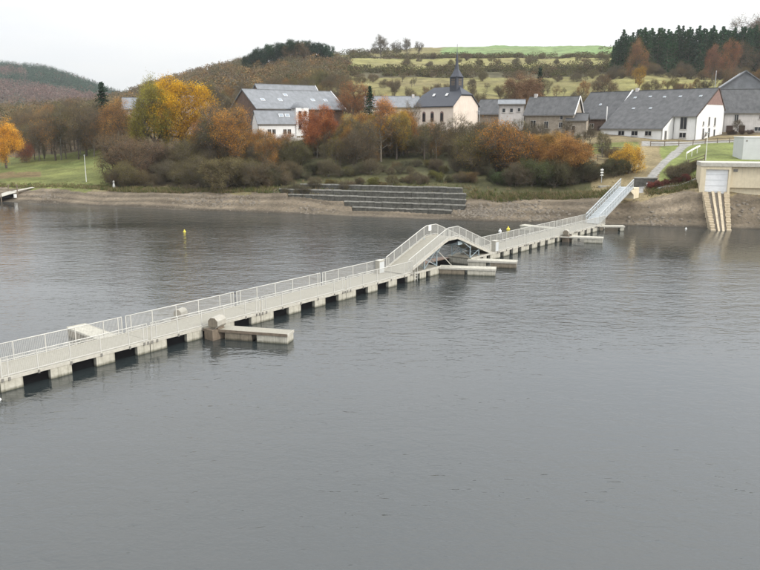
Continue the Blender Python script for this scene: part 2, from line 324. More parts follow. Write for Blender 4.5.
# what grows on it
ft = lambda x: np.array(x, dtype=np.float64)
MUD, MUDWET, GRASS, LAWN, LITTER, OLIVE, STRAW, FIELD, HEDGE, HEATH, ROADC, REEDY = map(ft, [(.150,.122,.088),(.078,.066,.05),(.14,.150,.050),(.175,.20,.065),(.115,.09,.055),(.18,.165,.063),(.225,.21,.08),(.175,.255,.10),(.09,.08,.045),(.16,.11,.08),(.29,.28,.26),(.21,.17,.095)])
jit = (vnoise(XX, YY, 6, 1) - .5) * 5 + (vnoise(XX, YY, 2, 4) - .5) * 2.5
C = np.zeros(XX.shape + (3,)); C[:] = LITTER
def paint(mask, c, soft=None):
    C[mask] = c
Yj = YY + jit; Pj = PP + jit * 1.3
bankw = np.interp(PP, [0, 100, 200, 300, 420, 500, 560, 600, 640, 690, 760], [9.5, 9, 8.5, 8, 7, 7.5, 9, 8.5, 8, 8.5, 8])
paint((PP < 135) & (Yj < 210), GRASS)
paint((PP < 40) & (Yj > 172) & (Yj < 180), ft((.16,.12,.06)))
paint((PP < 95) & (Yj > 182) & (Yj < 192), LAWN * .8)
paint((Yj - sy > bankw) & (Yj - sy < bankw + 5) & (PP > 90) & (PP < 300), REEDY * .7 + GRASS * .2)
paint((Pj > 585) & (YY < 165), REEDY)
paint((Pj > 270) & (Pj < 590) & (Yj - sy > 8) & (YY < 160), ft((.085,.082,.04)))
paint((Pj > 660) & (YY > 124) & (YY < 158), LAWN)
paint((Pj > 590) & (Pj < 640) & (YY > 150) & (YY < 158), GRASS)
paint((YY > 205) & (Pj > 320), OLIVE)
paint((Yj > 300) & (Yj < 395) & (Pj > 330), OLIVE * .95)
paint((Yj > 445) & (Yj < 545) & (Pj > 350) & (Pj < 640), STRAW)
paint((Yj > 300) & (Yj < 372) & (Pj > 600), STRAW)
paint((Yj > 566) & (Pj > 440) & (Pj < 900), FIELD)
paint(((Yj > 395) & (Yj < 440) | (Yj > 545) & (Yj < 566)) & (Pj > 330) & (Pj < 760), HEDGE)
paint((YY > 900) & (PP < 220), ft((.045,.06,.04)))
t_ = np.clip(vnoise(XX, YY, 40, 9) - .35, 0, 1)[..., None] * 1.1
C = np.where((YY > 205)[..., None], C * (1 - .45 * t_) + HEATH * .45 * t_, C)
m_ = (Yj - sy < bankw)
wet = np.clip(1 - dsh / 2.2, 0, 1)[..., None]
band = .5 + .5 * np.sin(dsh * 2.3 + vnoise(XX, YY, 12, 8) * 7)
mudc = MUD * (1 - wet) + MUDWET * wet
mudc = mudc * (.72 + .48 * band[..., None]) * (1 - .0 * t_)
C = np.where(m_[..., None], mudc, C)
C *= (.78 + .44 * vnoise(XX, YY, 2.2, 11))[..., None] * (.85 + .3 * vnoise(XX, YY, 9, 12))[..., None]
# gravel track climbing from the gangway to the farm
tr = [(640, 124), (652, 131), (664, 139), (676, 147), (684, 154)]
pc = np.interp(YY, [y for _, y in tr], [p for p, _ in tr]); C = np.where(((YY > 122) & (YY < 154) & (np.abs(PP - pc) < 6 + jit * .3))[..., None], ROADC, C)
C = np.where(((YY > 154) & (YY < 158.5) & (PP > 640))[..., None], ROADC * .95, C)
nk, ny = XX.shape
idx = np.arange(nk * ny).reshape(nk, ny)
Q = np.stack([idx[:-1,:-1], idx[1:,:-1], idx[1:,1:], idx[:-1,1:]], -1).reshape(-1, 4)
def groundmat():
    m, t, o = newmat('ground'); b = t.nodes.new('ShaderNodeBsdfPrincipled'); geo = t.nodes.new('ShaderNodeNewGeometry')
    a = t.nodes.new('ShaderNodeAttribute'); a.attribute_name = 'tint'
    n = t.nodes.new('ShaderNodeTexNoise'); n.inputs['Scale'].default_value = 1.8; n.inputs['Detail'].default_value = 8; n.inputs['Roughness'].default_value = .75
    n2 = t.nodes.new('ShaderNodeTexNoise'); n2.inputs['Scale'].default_value = .12; n2.inputs['Detail'].default_value = 6; n2.inputs['Roughness'].default_value = .7
    for q in (n, n2): t.links.new(geo.outputs['Position'], q.inputs['Vector'])
    def rg(src, lo, hi):
        r = t.nodes.new('ShaderNodeMapRange'); r.inputs['From Min'].default_value = .3; r.inputs['From Max'].default_value = .7
        r.inputs['To Min'].default_value = lo; r.inputs['To Max'].default_value = hi; t.links.new(src, r.inputs['Value']); return r.outputs[0]
    mu = t.nodes.new('ShaderNodeMath'); mu.operation = 'MULTIPLY'; t.links.new(rg(n.outputs['Fac'], .6, 1.4), mu.inputs[0]); t.links.new(rg(n2.outputs['Fac'], .75, 1.25), mu.inputs[1])
    hs = t.nodes.new('ShaderNodeHueSaturation'); t.links.new(a.outputs['Color'], hs.inputs['Color']); t.links.new(mu.outputs[0], hs.inputs['Value'])
    bn = t.nodes.new('ShaderNodeBump'); bn.inputs['Strength'].default_value = .6; bn.inputs['Distance'].default_value = .07
    t.links.new(n.outputs['Fac'], bn.inputs['Height']); t.links.new(bn.outputs[0], b.inputs['Normal'])
    t.links.new(hs.outputs[0], b.inputs['Base Color']); b.inputs['Roughness'].default_value = .95; b.inputs['Specular IOR Level'].default_value = .15
    t.links.new(b.outputs[0], o.inputs['Surface']); return m
M['ground'] = groundmat()
V = np.stack([XX, YY, ZG], -1).reshape(-1, 3)
tag(obj('ground', npmesh('ground', V, Q, M['ground'], col=C.reshape(-1, 3), smooth=True)), kind='structure')
wm = MB(); wm.add([(-1200,-300,0),(1200,-300,0),(1200,400,0),(-1200,400,0)], [(0,1,2,3)])
tag(wm.build('lake_water', M['water']), kind='structure')

# ------------------------------------------------------------------ floating walkway
A0 = Vector((-21.56, 41.02, 0)); DD = Vector((.62123, .78363, 0)); NN = Vector((.78363, -.62123, 0))
RZ = math.atan2(DD.y, DD.x)
def P(s, n, z=0.0): return A0 + DD * s + NN * n + Vector((0, 0, z))
# local frame of a walkway piece: x along it, y away from the camera (0 = near edge), z up
def railing(parent, L, y, posts, side):
    f = -1 if side == 'near' else 1
    MB().tube((.15, y, 2.0), (L - .15, y, 2.0), .032, .032, 8).build('handrail', M['rail'], parent, True)
    MB().beam((.15, y, .93), (L - .15, y, .93), .035, .05).build('bottom_rail', M['rail'], parent)
    pm = MB().beam((0, 0, .72), (0, 0, 2.0), .05, .05).mesh('post', M['rail'])
    bm = MB().box(-.06, .06, -.05, .05, .60, .80).mesh('bracket', M['bracket'])
    for x in posts:
        p = obj('post', pm, parent, (x, y, 0)); obj('bracket', bm, p, (0, f * .052, 0))
    b = MB(); n = int((L - .3) / .07)
    for i in range(n):
        x = .2 + i * (L - .4) / (n - 1)
        b.beam((x, y, .94), (x, y, 1.97), .014, .011)
    o = b.build('rail_bars', M['rail'], parent); o['kind'] = 'stuff'
def section(L, gaps, posts, W=3.0, rails=True, nposts=None):
    t = thing('pontoon_section', 'x', 'pontoon')
    MB().box(.02, L - .02, .06, W - .06, .70, .80).build('deck', M['deck'], t)
    MB().box(.02, L - .02, 0, .06, .64, .835).build('edge_beam', M['trim'], t)
    MB().box(.02, L - .02, W - .06, W, .64, .835).build('edge_beam', M['trim'], t)
    xs = [.03] + [v for g in gaps for v in g] + [L - .03]
    for i in range(0, len(xs), 2):
        MB().bbox(xs[i], xs[i+1], .03, W - .03, -.35, .64, .02).build('float', M['concrete'], t)
    for a, b in gaps: MB().box(a, b, .34, W - .34, -.3, .60).build('gap_shade_box', M['black'], t)  # black boxes added in the gaps to give their shaded inside
    if rails:
        railing(t, L, .05, posts, 'near'); railing(t, L, W - .05, posts, 'far')
    return t
G10 = [(1.33, 3.02), (4.37, 6.03), (7.33, 9.02)]
sec = section(10, G10, [.16, .55, 2.3, 4.35, 6.4, 8.45, 9.55, 9.84])
lab = {-2: 'outermost length of floating walkway, only its tip inside the left edge of the photo', -1: 'length of floating walkway cut by the left edge of the photo',
       0: 'longest looking walkway length at far left, between the frame edge and the first joint', 1: 'walkway length with the octagonal housing and finger jetty nearest the camera',
       2: 'walkway length just beyond the nearest finger jetty', 3: 'walkway length before the footbridge, with the white cabinet on its far rail'}
for i in range(-1, 4):
    o = sec if i == -1 else copy_tree(sec)
    o.location = P(i * 10, 0, 0); o.rotation_euler = (0, 0, RZ); o['label'] = lab[i]; o['group'] = 'floating walkway sections'
sec7 = section(7, [(.85, 1.65), (3.0, 3.85), (5.05, 5.85)], [.15, .5, 2.2, 3.6, 5.1, 6.5, 6.85])
lab7 = ['walkway length right behind the footbridge, past its far foot', 'second walkway length beyond the footbridge', 'walkway length with the finger jetty and small housing in the far half', 'last full walkway length before the gangway']
for i in range(4):
    o = sec7 if i == 0 else copy_tree(sec7)
    o.location = P(56 + 7 * i, 0, 0); o.rotation_euler = (0, 0, RZ); o['label'] = lab7[i]; o['group'] = 'floating walkway sections'
def section_at(s, L, gaps, posts, label, rails=True):
    o = section(L, gaps, posts, rails=rails); o.location = P(s, 0, 0); o.rotation_euler = (0, 0, RZ); o['label'] = label; o['group'] = 'floating walkway sections'; return o
section_at(84, 3.2, [(.35, 1.0)], [.15, 1.6, 3.05], 'short end float of the walkway carrying the foot of the gangway')
section_at(40, 4.7, [(.45, 1.05), (2.1, 2.8)], [], 'low float under the near foot of the footbridge', rails=False)
section_at(50.5, 5.5, [(1.9, 2.6), (3.3, 4.1)], [], 'low float under the far foot of the footbridge', rails=False)

# arched footbridge over the boat passage
ab = thing('footbridge', 'cream steel footbridge rising in a hump over the boat passage of the floating walkway', 'footbridge', P(0, 0, 0), RZ)
prof = [(38.75, .86), (39.3, 1.0), (45.5, 3.22), (46.2, 3.40), (47.9, 3.40), (48.8, 3.10), (54.6, .98), (55.1, .86)]
Wb = 2.7; y0 = .15
m = MB()
for (a, za), (b, zb) in zip(prof, prof[1:]):
    n = 4
    m.add([(a,y0,za),(b,y0,zb),(b,y0+Wb,zb),(a,y0+Wb,za),(a,y0,za-.1),(b,y0,zb-.1),(b,y0+Wb,zb-.1),(a,y0+Wb,za-.1)],[(0,1,2,3),(7,6,5,4),(0,4,5,1),(2,6,7,3)])
m.build('deck', M['deck'], ab)
def pz(s): return float(np.interp(s, [a for a, _ in prof], [b for _, b in prof]))
for y in (y0 - .02, y0 + Wb + .02):
    m = MB()
    for (a, za), (b, zb) in zip(prof, prof[1:]): m.beam((a, y, za - .06), (b, y, zb - .06), .08, .26)
    m.build('side_beam', M['trim'], ab)
    m = MB()
    for (a, za), (b, zb) in zip(prof[1:-1], prof[2:-1]): m.beam((a, y, za + 1.15), (b, y, zb + 1.15), .06, .06)
    m.build('handrail', M['rail'], ab)
    m = MB()
    for (a, za), (b, zb) in zip(prof[1:-1], prof[2:-1]): m.beam((a, y, za + .16), (b, y, zb + .16), .04, .04)
    m.build('bottom_rail', M['rail'], ab)
    pm = MB().beam((0, 0, -.1), (0, 0, 1.15), .05, .05).mesh('post', M['rail'])
    for s in np.arange(39.3, 54.7, 1.28): obj('post', pm, ab, (float(s), y, pz(s)))
    m = MB()
    for s in np.arange(39.35, 54.6, .065): m.beam((s, y, pz(s) + .16), (s, y, pz(s) + 1.13), .013, .013)
    o = m.build('rail_bars', M['rail'], ab); o['kind'] = 'stuff'
for s in (42.2, 44.4, 50.8, 52.6):
    for y in (.35, 2.65): MB().beam((s, y, .8), (s, y, pz(s) - .15), .1, .1).build('leg', M['blue'], ab)
    MB().beam((s, .35, .9), (s, 2.65, pz(s) - .3), .06, .06).build('brace', M['blue'], ab)
    MB().beam((s, 2.65, .9), (s, .35, pz(s) - .3), .06, .06).build('brace', M['blue'], ab)
for y in (.3, 2.7):
    MB().beam((44.4, y, .85), (42.2, y, pz(42.2) - .2), .06, .06).build('brace', M['blue'], ab)
    MB().beam((42.2, y, .85), (44.4, y, pz(44.4) - .2), .06, .06).build('brace', M['blue'], ab)
    MB().beam((45.6, y, 3.3), (44.5, y, 2.2), .08, .08).build('knee_brace', M['blue'], ab)
    MB().beam((48.4, y, 3.2), (50.7, y, 1.9), .08, .08).build('knee_brace', M['blue'], ab)
    MB().beam((50.8, y, .85), (52.6, y, pz(52.6) - .2), .06, .06).build('brace', M['blue'], ab)
MB().beam((44.4, .1, 2.3), (45.4, -.9, .82), .08, .08).build('stay', M['trim'], ab)
MB().box(45.6, 48.4, .5, 2.4, 2.75, 3.1).build('shade_girder', M['black'], ab); MB().box(48.45, 49.3, .4, 1.4, 2.45, 2.85).build('junction_box', M['blue'], ab)  # underside girder coloured black for the shade beneath the arch; blue box beside it
# white notice on the bridge's far rail, at its top
nb = MB().box(-.25, .25, -.02, .02, -.3, .3); o = nb.build('notice_board', M['buoywhite'])
o.location = P(46.6, -(y0 + Wb) + .1, 4.3); o.rotation_euler = (0, 0, RZ); tag(o, 'small white notice fixed to the far railing at the top of the footbridge', 'notice')

# finger jetties
def jetty(s, n0, ang, L, W, label, floats, z=.72, flip=1, top='deck', group='finger jetties'):
    t = thing('finger_jetty', label, 'jetty', P(s, n0, 0), 0, group)
    t.rotation_euler = (0, 0, math.atan2(NN.y * flip, NN.x * flip) + ang)
    MB().bbox(0, L, 0, W, z - .14, z, .02).build('deck', M[top], t)
    MB().box(-.0, L, -.035, 0, z - .17, z + .02).build('edge_board', M['darkwood' if top == 'deck' else 'trim'], t)
    MB().box(L, L + .035, 0, W, z - .17, z + .02).build('edge_board', M['trim'], t)
    for a, b, mt in floats: MB().bbox(a, b, .03, W - .03, -.3, z - .14, .02).build('float', M[mt], t)
    return t
jetty(14.4, .0, R(24), 6.4, 1.25, 'finger jetty nearest the camera, pale float under its free end', [(.5, 1.0, 'black'), (1.7, 3.7, 'boxbrown'), (4.1, 6.38, 'concrete')])
jetty(44.3, .0, R(28), 5.7, 1.5, 'front one of the two finger jetties at the footbridge', [(.1, 2.6, 'boxbrown'), (2.9, 5.65, 'concrete')], top='concrete')
jetty(49.7, .0, R(25), 5.2, 1.45, 'rear one of the two finger jetties at the footbridge', [(.1, 2.0, 'concrete'), (2.5, 5.15, 'boxbrown')], top='concrete')
jetty(72.1, .0, R(20), 5.4, 1.4, 'finger jetty at the middle of the far half of the walkway', [(3.1, 5.35, 'concrete')], top='concrete')
jetty(84.9, .0, R(35), 3.6, 1.3, 'short finger jetty at the foot of the gangway', [(.1, .6, 'boxbrown'), (3.0, 3.55, 'concrete')], top='concrete')
jetty(9.6, -3.0, R(-4), 4.8, 1.4, 'finger jetty on the far side near the left, seen through the railing', [(.2, 2.2, 'boxbrown'), (2.9, 4.75, 'boxbrown')], flip=-1, top='concrete')
jetty(79.7, -3.0, R(-4), 6.2, 1.4, 'pale finger jetty on the far side of the walkway near the shore', [(.2, 1.2, 'boxbrown'), (4.2, 6.15, 'concrete')], flip=-1, top='concrete')
# low planked boom closing the passage behind the bridge
bo = thing('planked_boom', 'low brown planked boom floating across the passage under the footbridge', 'boom', P(44.8, -3.3, 0), RZ)
for i in range(22): MB().box(i * .26, i * .26 + .235, -.5, .5, .50 + .012 * (i % 3), .58 + .012 * (i % 3)).build('plank', M['rust'], bo)
MB().box(0, 5.7, -.45, .45, -.2, .49).build('float', M['black'], bo)

# octagonal winch housings
def housing(s, n, ang, label, sc=1.0):
    t = thing('winch_housing', label, 'housing', P(s, n, .80), RZ + ang + R(42), 'octagonal housings on the walkway'); r = .43 * sc
    pts = [(r * math.cos(R(22.5 + 45 * i)), r * .92 + r * math.sin(R(22.5 + 45 * i))) for i in range(8)]
    MB().prism(pts, -.55 * sc, .55 * sc).build('casing', M['boxpale'], t)
    for x in (-.58, .55): MB().prism([(a * .93, .04 + b * .93) for a, b in pts], x * sc, (x + .03) * sc).build('end_plate', M['boxbrown'], t)
    MB().box(-.4 * sc, .4 * sc, -.3 * sc, .3 * sc, -.04, .06).build('foot', M['darkwood'], t)
housing(15.1, .75, R(-25), 'octagonal pale housing with brown end at the root of the nearest jetty')
housing(15.3, -3.7, R(-20), 'pale housing behind the far rail, opposite the nearest jetty', .8)
housing(73.0, .5, R(-25), 'small pale housing at the root of the jetty in the far half', .9)
for s, n, l in ((15.1, .75, 'near'), (15.3, -3.7, 'far'), (73.0, .5, 'far')):
    pass
def bracket_shelf(s, n, label):
    o = MB().bbox(-.55, .55, -.45, .45, -.3, .77, .02).build('housing_float', M['darkwood']); o.location = P(s, n, 0); o.rotation_euler = (0, 0, RZ)
    tag(o, label, 'float')
bracket_shelf(14.9, .65, 'dark float carrying the nearest octagonal housing'); bracket_shelf(15.3, -3.75, 'dark float carrying the housing behind the far rail'); bracket_shelf(73.0, .65, 'dark float carrying the small housing in the far half')
# cabinets
def cabinet(s, n, w_, h, label):
    t = thing('power_cabinet', label, 'cabinet', P(s, n, .80), RZ, 'cabinets on the walkway')
    MB().bbox(-w_/2, w_/2, -.25, .25, 0, h, .03).build('casing', M['boxpale'], t)
    MB().box(-w_/2 + .06, w_/2 - .06, -.265, -.25, .08, h - .1).build('door', M['kiosk'], t)
    MB().box(-w_/2 - .04, w_/2 + .04, -.3, .3, h, h + .05).build('lid', M['trim'], t)
cabinet(37.9, -2.55, .8, 1.25, 'white cabinet against the far rail at the near foot of the footbridge')
cabinet(56.0, -.25, .75, 1.2, 'pale cabinet by the near rail at the far foot of the footbridge')
# ladder
ld = thing('boarding_ladder', 'pale steel ladder hanging on the walkway edge at the footbridge foot', 'ladder', P(40.05, .02, 0), RZ)
for x in (0, .42): MB().tube((x, -.06, -.4), (x, -.06, 1.5), .025, .025, 6).build('stile', M['rail'], ld)
for z in (-.1, .2, .5, .8): MB().tube((0, -.06, z), (.42, -.06, z), .02, .02, 6).build('rung', M['rail'], ld)

# gangway to the shore
s0, s1, z0g, z1g = 85.6, 98.2, 1.0, 5.35
gw = thing('gangway', 'galvanised steel gangway with high railings climbing from the walkway to the bank', 'gangway', P(0, 0, 0), RZ)
ya, yb = .35, 2.3
gz = lambda s: z0g + (z1g - z0g) * (s - s0) / (s1 - s0)
m = MB(); m.add([(s0,ya,z0g),(s1,ya,z1g),(s1,yb,z1g),(s0,yb,z0g),(s0,ya,z0g-.1),(s1,ya,z1g-.1),(s1,yb,z1g-.1),(s0,yb,z0g-.1)],[(0,1,2,3),(7,6,5,4),(0,4,5,1),(2,6,7,3),(0,3,7,4),(1,5,6,2)])
m.build('deck', M['galv'], gw)
for y in (ya - .04, yb + .04):
    for dz, hh, nm in ((-.02, .3, 'side_beam'), (1.22, .11, 'handrail'), (.75, .05, 'mid_rail')):
        MB().beam((s0, y, z0g + dz), (s1, y, z1g + dz), .09, hh).build(nm, M['galv'], gw)
    n = 14
    for i in range(n):
        s = s0 + .05 + i * (s1 - s0 - .1) / (n - 1)
        MB().beam((s, y, gz(s)), (s, y, gz(s) + 1.2), .06, .06).build('post', M['galv'], gw)
    for i in range(n - 1):
        s = s0 + .05 + i * (s1 - s0 - .1) / (n - 1); e = s0 + .05 + (i + 1) * (s1 - s0 - .1) / (n - 1)
        MB().beam((s, y, gz(s) + .1), (e, y, gz(e) + 1.15), .035, .035).build('diagonal', M['galv'], gw)
    m = MB()
    for s in np.arange(s0, s1, .14): m.beam((s, y, gz(s) + .1), (s, y, gz(s) + 1.18), .014, .014)
    m.build('rail_bars', M['galv'], gw)['kind'] = 'stuff'
for s in np.arange(s0 + .4, s1, .45): MB().beam((float(s), ya + .05, gz(s) + .02), (float(s), yb - .05, gz(s) + .02), .05, .03).build('cleat', M['galv'], gw)
abt = thing('abutment', 'ochre concrete abutment under the upper end of the gangway', 'abutment', P(98.2, 0, 0), RZ)
MB().bbox(-.2, 2.0, .1, 2.6, 3.6, 5.22, .05).build('block', M['ochre'], abt)
MB().add([(-.2,.1,5.0),(-1.0,.3,4.95),(-1.0,2.4,4.95),(-.2,2.6,5.0),(-.2,.1,4.2),(-1.0,.3,4.75),(-1.0,2.4,4.75),(-.2,2.6,4.2)],[(0,1,2,3),(7,6,5,4),(0,4,5,1),(1,5,6,2),(2,6,7,3)]).build('bearing_ledge', M['ochre'], abt)

# ------------------------------------------------------------------ buildings
WC = {}
def window(parent, loc, rz, w_, h, frame='frame', door=False, sill=True, slope=None, pane='glass'):
    key = (round(w_, 2), round(h, 2), frame, pane)
    if key not in WC:
        t = .07; m = MB(); m.box(-w_/2, -w_/2 + t, -.09, .0, 0, h); m.box(w_/2 - t, w_/2, -.09, .0, 0, h)
        m.box(-w_/2 + t, w_/2 - t, -.09, .0, 0, t); m.box(-w_/2 + t, w_/2 - t, -.09, .0, h - t, h)
        if w_ > .8 and not door: m.box(-.03, .03, -.085, .0, t, h - t)
        WC[key] = (m.mesh('window', M[frame]), MB().box(-w_/2 + t, w_/2 - t, -.03, -.002, t, h - t).mesh('pane', M[pane]), MB().box(-w_/2 - .08, w_/2 + .08, -.16, .0, -.08, -.001).mesh('sill', M['frame']))
    f, p, s = WC[key]
    o = obj('door' if door else 'window', f, parent, loc, (slope or 0, 0, rz)); obj('leaf' if door and pane != 'glass' else 'pane', p, o)
    if sill and not door and slope is None: obj('sill', s, o)
    return o
def slab(p0, p1, x0, x1, th, over=0):      # roof slope between (y,z) points
    (ya_, za), (yb_, zb) = p0, p1
    L = math.hypot(yb_ - ya_, zb - za); ny, nz = -(zb - za) / L, (yb_ - ya_) / L
    if nz < 0: ny, nz = -ny, -nz
    return [(ya_, za), (yb_, zb), (yb_ + ny * th, zb + nz * th), (ya_ + ny * th, za + nz * th)]
def house(name, label, px, Y, rz, L, D, hw, hr, wall='white', roof='slate', ry=.5, hwb=None, front=(), right=(), left=(), over=.45, z=None, chim=(), sky_=(), verge=None, origin='left', cat='house', ov=.3, doors=(), sink=3, gable=None):
    """x along the front, y into depth; origin = front left corner"""
    X = xat(px, Y, 12)
    z = ground(X, Y) if z is None else z
    t = thing(name, label, cat, (X, Y, z), rz)
    if origin == 'right': t.location = Vector((X, Y, z)) - Vector((math.cos(rz), math.sin(rz), 0)) * L
    hwb = hwb or hw; yr = D * ry
    MB().prism([(0, -sink), (D, -sink), (D, hwb), (yr, hr), (0, hw)], 0, L).build('wall', M[wall], t)
    sf = (hr - hw) / yr; sb = (hr - hwb) / (D - yr); th = .22
    rf = MB()
    a = slab((-over, hw - sf * over), (yr, hr), -ov, L + ov, th); b = slab((D + over, hwb - sb * over), (yr, hr), -ov, L + ov, th)
    e = .004
    rf.prism([(y, q + e) for y, q in a], -ov, L + ov); rf.prism([(y, q + e) for y, q in b][::-1], -ov, L + ov)
    r = rf.build('roof', M[roof], t)
    MB().beam((-ov, yr, hr + th * 1.12), (L + ov, yr, hr + th * 1.12), .3, .14).build('ridge_cap', M[roof], r)
    MB().tube((-ov, -over - .08, hw - sf * over + .04), (L + ov, -over - .08, hw - sf * over + .04), .08, .08, 6).build('gutter', M['bracket'], t)
    for x in (.15, L - .15): MB().tube((x, -.1, -.5), (x, -.1, hw - .1), .05, .05, 6).build('downpipe', M['bracket'], t)
    for x, zz, w_, h in front: window(t, (x, 0, zz), 0, w_, h)
    for x, w_, h in doors: window(t, (x, 0, 0), 0, w_, h, 'doorbrown', True, pane='doorbrown')
    for y, zz, w_, h in right: window(t, (L, y, zz), R(90), w_, h)
    for y, zz, w_, h in left: window(t, (0, y, zz), R(-90), w_, h)
    for x, y in chim:
        zz = hw + sf * y if y < yr else hr - sb * (y - yr)
        c = MB().bbox(x - .35, x + .35, y - .3, y + .3, zz - .5, max(zz + .9, hr + .7), .05).build('chimney', M['greywall'], r)
    for x, f_ in sky_:
        y = yr * f_; ang = math.atan2(hr - hw, yr)
        q_ = .30 if roof == 'slate' else .52
        o = MB().box(-q_, q_, -q_, q_, .0, .1).build('skylight', M['galv' if roof == 'slate' else 'verge'], r); o.location = (x, y - math.sin(ang) * th, hw + sf * y + math.cos(ang) * th); o.rotation_euler = (ang, 0, 0)
        MB().box(-q_ + .09, q_ - .09, -q_ + .09, q_ - .09, .1, .12).build('pane', M['glassy'], o)
    if verge:
        for x in verge:
            xx = -ov - .06 if x == 'l' else L + ov + .06
            MB().beam((xx, -over, hw - sf * over + .2), (xx, yr, hr + .25), .14, .3).build('verge_board', M['verge'], t)
            MB().beam((xx, yr, hr + .25), (xx, D + over, hwb - sb * over + .2), .14, .3).build('verge_board', M['verge'], t)
    return t
m_, t_n, o_ = newmat('roof window glass'); b_n = t_n.nodes.new('ShaderNodeBsdfPrincipled'); b_n.inputs['Base Color'].default_value = (.25,.29,.33,1); b_n.inputs['Roughness'].default_value = .05
t_n.links.new(b_n.outputs[0], o_.inputs['Surface']); M['glassy'] = m_

# farm: white gabled house, long low range with catslide roof, old barn - one ridge line running away to the left
FA = R(-47); fz = zat(140.5, 160); fx, fy_ = Vector((math.cos(FA), math.sin(FA), 0)), Vector((-math.sin(FA), math.cos(FA), 0))
def put(t, v): t.location = v; return t
FC = Vector((xat(695.5, 160, 12), 160, fz))
fh = house('farmhouse', 'white farmhouse end with brightly lit gable and red brown peak under the dark slate roof', 695, 160, FA, 5.0, 12.5, 5.0, 10.6, 'white', 'slate', ry=.72, hwb=6.6, z=fz, ov=0, verge=None,
    front=[(2.2, 2.2, 1.5, 2.6), (2.2, .5, 1.5, 1.1)], right=[(3.0, 3.0, .6, .9), (5.6, 2.9, .7, 1.9), (8.4, 2.9, .7, 1.8), (3.2, .05, .7, 2.4), (5.9, .05, .8, 2.5), (8.5, .05, .7, 2.2)], sky_=((2.5, .7),))
put(fh, FC - fx * 5.0)
MB().prism([(4.0, 7.3), (11.75, 7.3), (9.0, 10.45)], 5.0, 5.05).build('gable_cladding', M['redclad'], fh)
MB().beam((5.1, -.4, 4.85), (5.1, 9, 10.75), .12, .2).build('verge_board', M['doorbrown'], fh)
MB().beam((5.1, 9, 10.75), (5.1, 12.9, 6.2), .12, .2).build('verge_board', M['doorbrown'], fh)
fr = house('farm_range', 'long low white farm range with wide dark slate roof and three small windows', 640, 160, FA, 14.6, 16.9, 2.35, 10.57, 'white', 'slate', ry=13.4/16.9, hwb=6.57, z=fz, ov=0, over=.3,
    front=[(5.2, .9, 1.5, 1.0), (8.3, .9, 1.5, 1.0), (11.4, .9, 1.5, 1.0)], right=[(1.2, 0, .9, 2.0)], sky_=((2, .8), (5.5, .82), (9, .8), (12.6, .8), (4, .5), (8, .5)), chim=((1.0, 13.2), ))
put(fr, FC - fx * 19.6 - fy_ * 4.4)
ob = house('old_barn', 'brown walled barn with dark slate roof at the left end of the farm', 600, 170, FA, 11, 11.5, 4.6, 10.5, 'brownwall', 'slate', ry=.6, z=fz, ov=.0, over=.3, front=[(2, 2.6, 1.2, 1), (5, 2.4, 1.2, 1)], sky_=((5, .5),), doors=((8, 2.6, 2.8),))
put(ob, FC - fx * 30.8 + fy_ * 2.0)
MB().beam((11.05, -.3, 4.9), (11.05, 6.9, 10.9), .3, .45).build('parapet', M['verge'], ob)
vp = MB().tube((0, 0, -1), (0, 0, 3.2), .13, .13, 8).build('vent_pipe', M['verge'], ob); vp.location = (9.5, -1.2, 4.0)
# pale house to the right of the gable, and the steep roof behind it
rh = house('row_house', 'pinkish grey two storey house at the right edge with brown doors', 722, 172, R(-12), 16, 9, 5.6, 10.4, 'greywall', 'slate', z=zat(138, 172), over=.3, ov=.2,
    front=[(2.6, 3.4, .9, 1.7), (7.5, 4.1, .55, .9), (11.5, 3.4, .9, 1.5), (7.2, 1.5, 1.5, .95)], doors=((1.4, 1.4, 2.7), (3.9, 1.3, 2.7), (9.7, 1.4, 2.8), (12.9, 1.3, 2.6)), chim=((12, 5),))
house('steep_house', 'house with steep blue grey gable roof rising behind the row house', 768, 190, R(72), 10, 12.5, 11.0, 15.4, 'slate_light', 'slate_light', z=zat(136, 192), ov=.4, verge='r')
house('long_barn', 'long low grey roof visible just above the farm ridge', 634, 215, R(-8), 20, 10, 4.4, 7.4, 'greywall', 'slate_light', z=zat(123, 215), chim=((9, 5),))
# cottages left of the farm
house('stone_cottage', 'stone cottage with dark slate roof left of the barn', 524, 176, R(-28), 11.0, 8, 4.2, 7.8, 'stone', 'slate', z=zat(133, 176), front=[(2, 1, 1.3, 1.8), (5, 1, 1.0, 1.6), (8.3, 1.2, .9, 1.2), (8.4, 2.9, .7, .9)], right=[(3.5, 1.5, .9, 2.2)], chim=((1.2, 4),), verge='r')
house('lean_to', 'small pale lean-to with boarded door between stone cottage and barn', 566, 171, R(-20), 4.2, 5, 3.0, 4.3, 'stone', 'slate', z=zat(134, 171), front=[(1.5, .8, .8, 1)])
ruin = house('whitewashed_shed', 'low whitewashed shed with patchy wall between chapel and cottage', 498, 188, R(-10), 6.0, 5, 4.0, 4.9, 'greywall', 'slate_light', z=zat(116, 188) - 1.2, front=[(1.2, 2, .8, 1), (3.0, 2, .8, 1), (4.8, 2.2, .7, .9)])
house('dark_roofed_house', 'dark roofed house half hidden right behind the chapel', 474, 200, R(-30), 9, 9, 3.6, 7.0, 'stone', 'slate', z=zat(124, 200) - 1)
house('long_grey_hall', 'long low hall with pale grey roof left behind the chapel', 366, 215, R(4), 15, 9, 3.6, 6.4, 'greywall', 'slate_light', z=zat(118, 215) - .6, chim=((13.5, 4),))
house('hidden_house', 'white gabled house half hidden right of the big yellow tree', 192.5, 203, R(66), 8, 5.4, 3.8, 7.0, 'white', 'slate_light', z=zat(123, 200), left=[(2.2, 1.6, 1, 1.2)], verge='l')
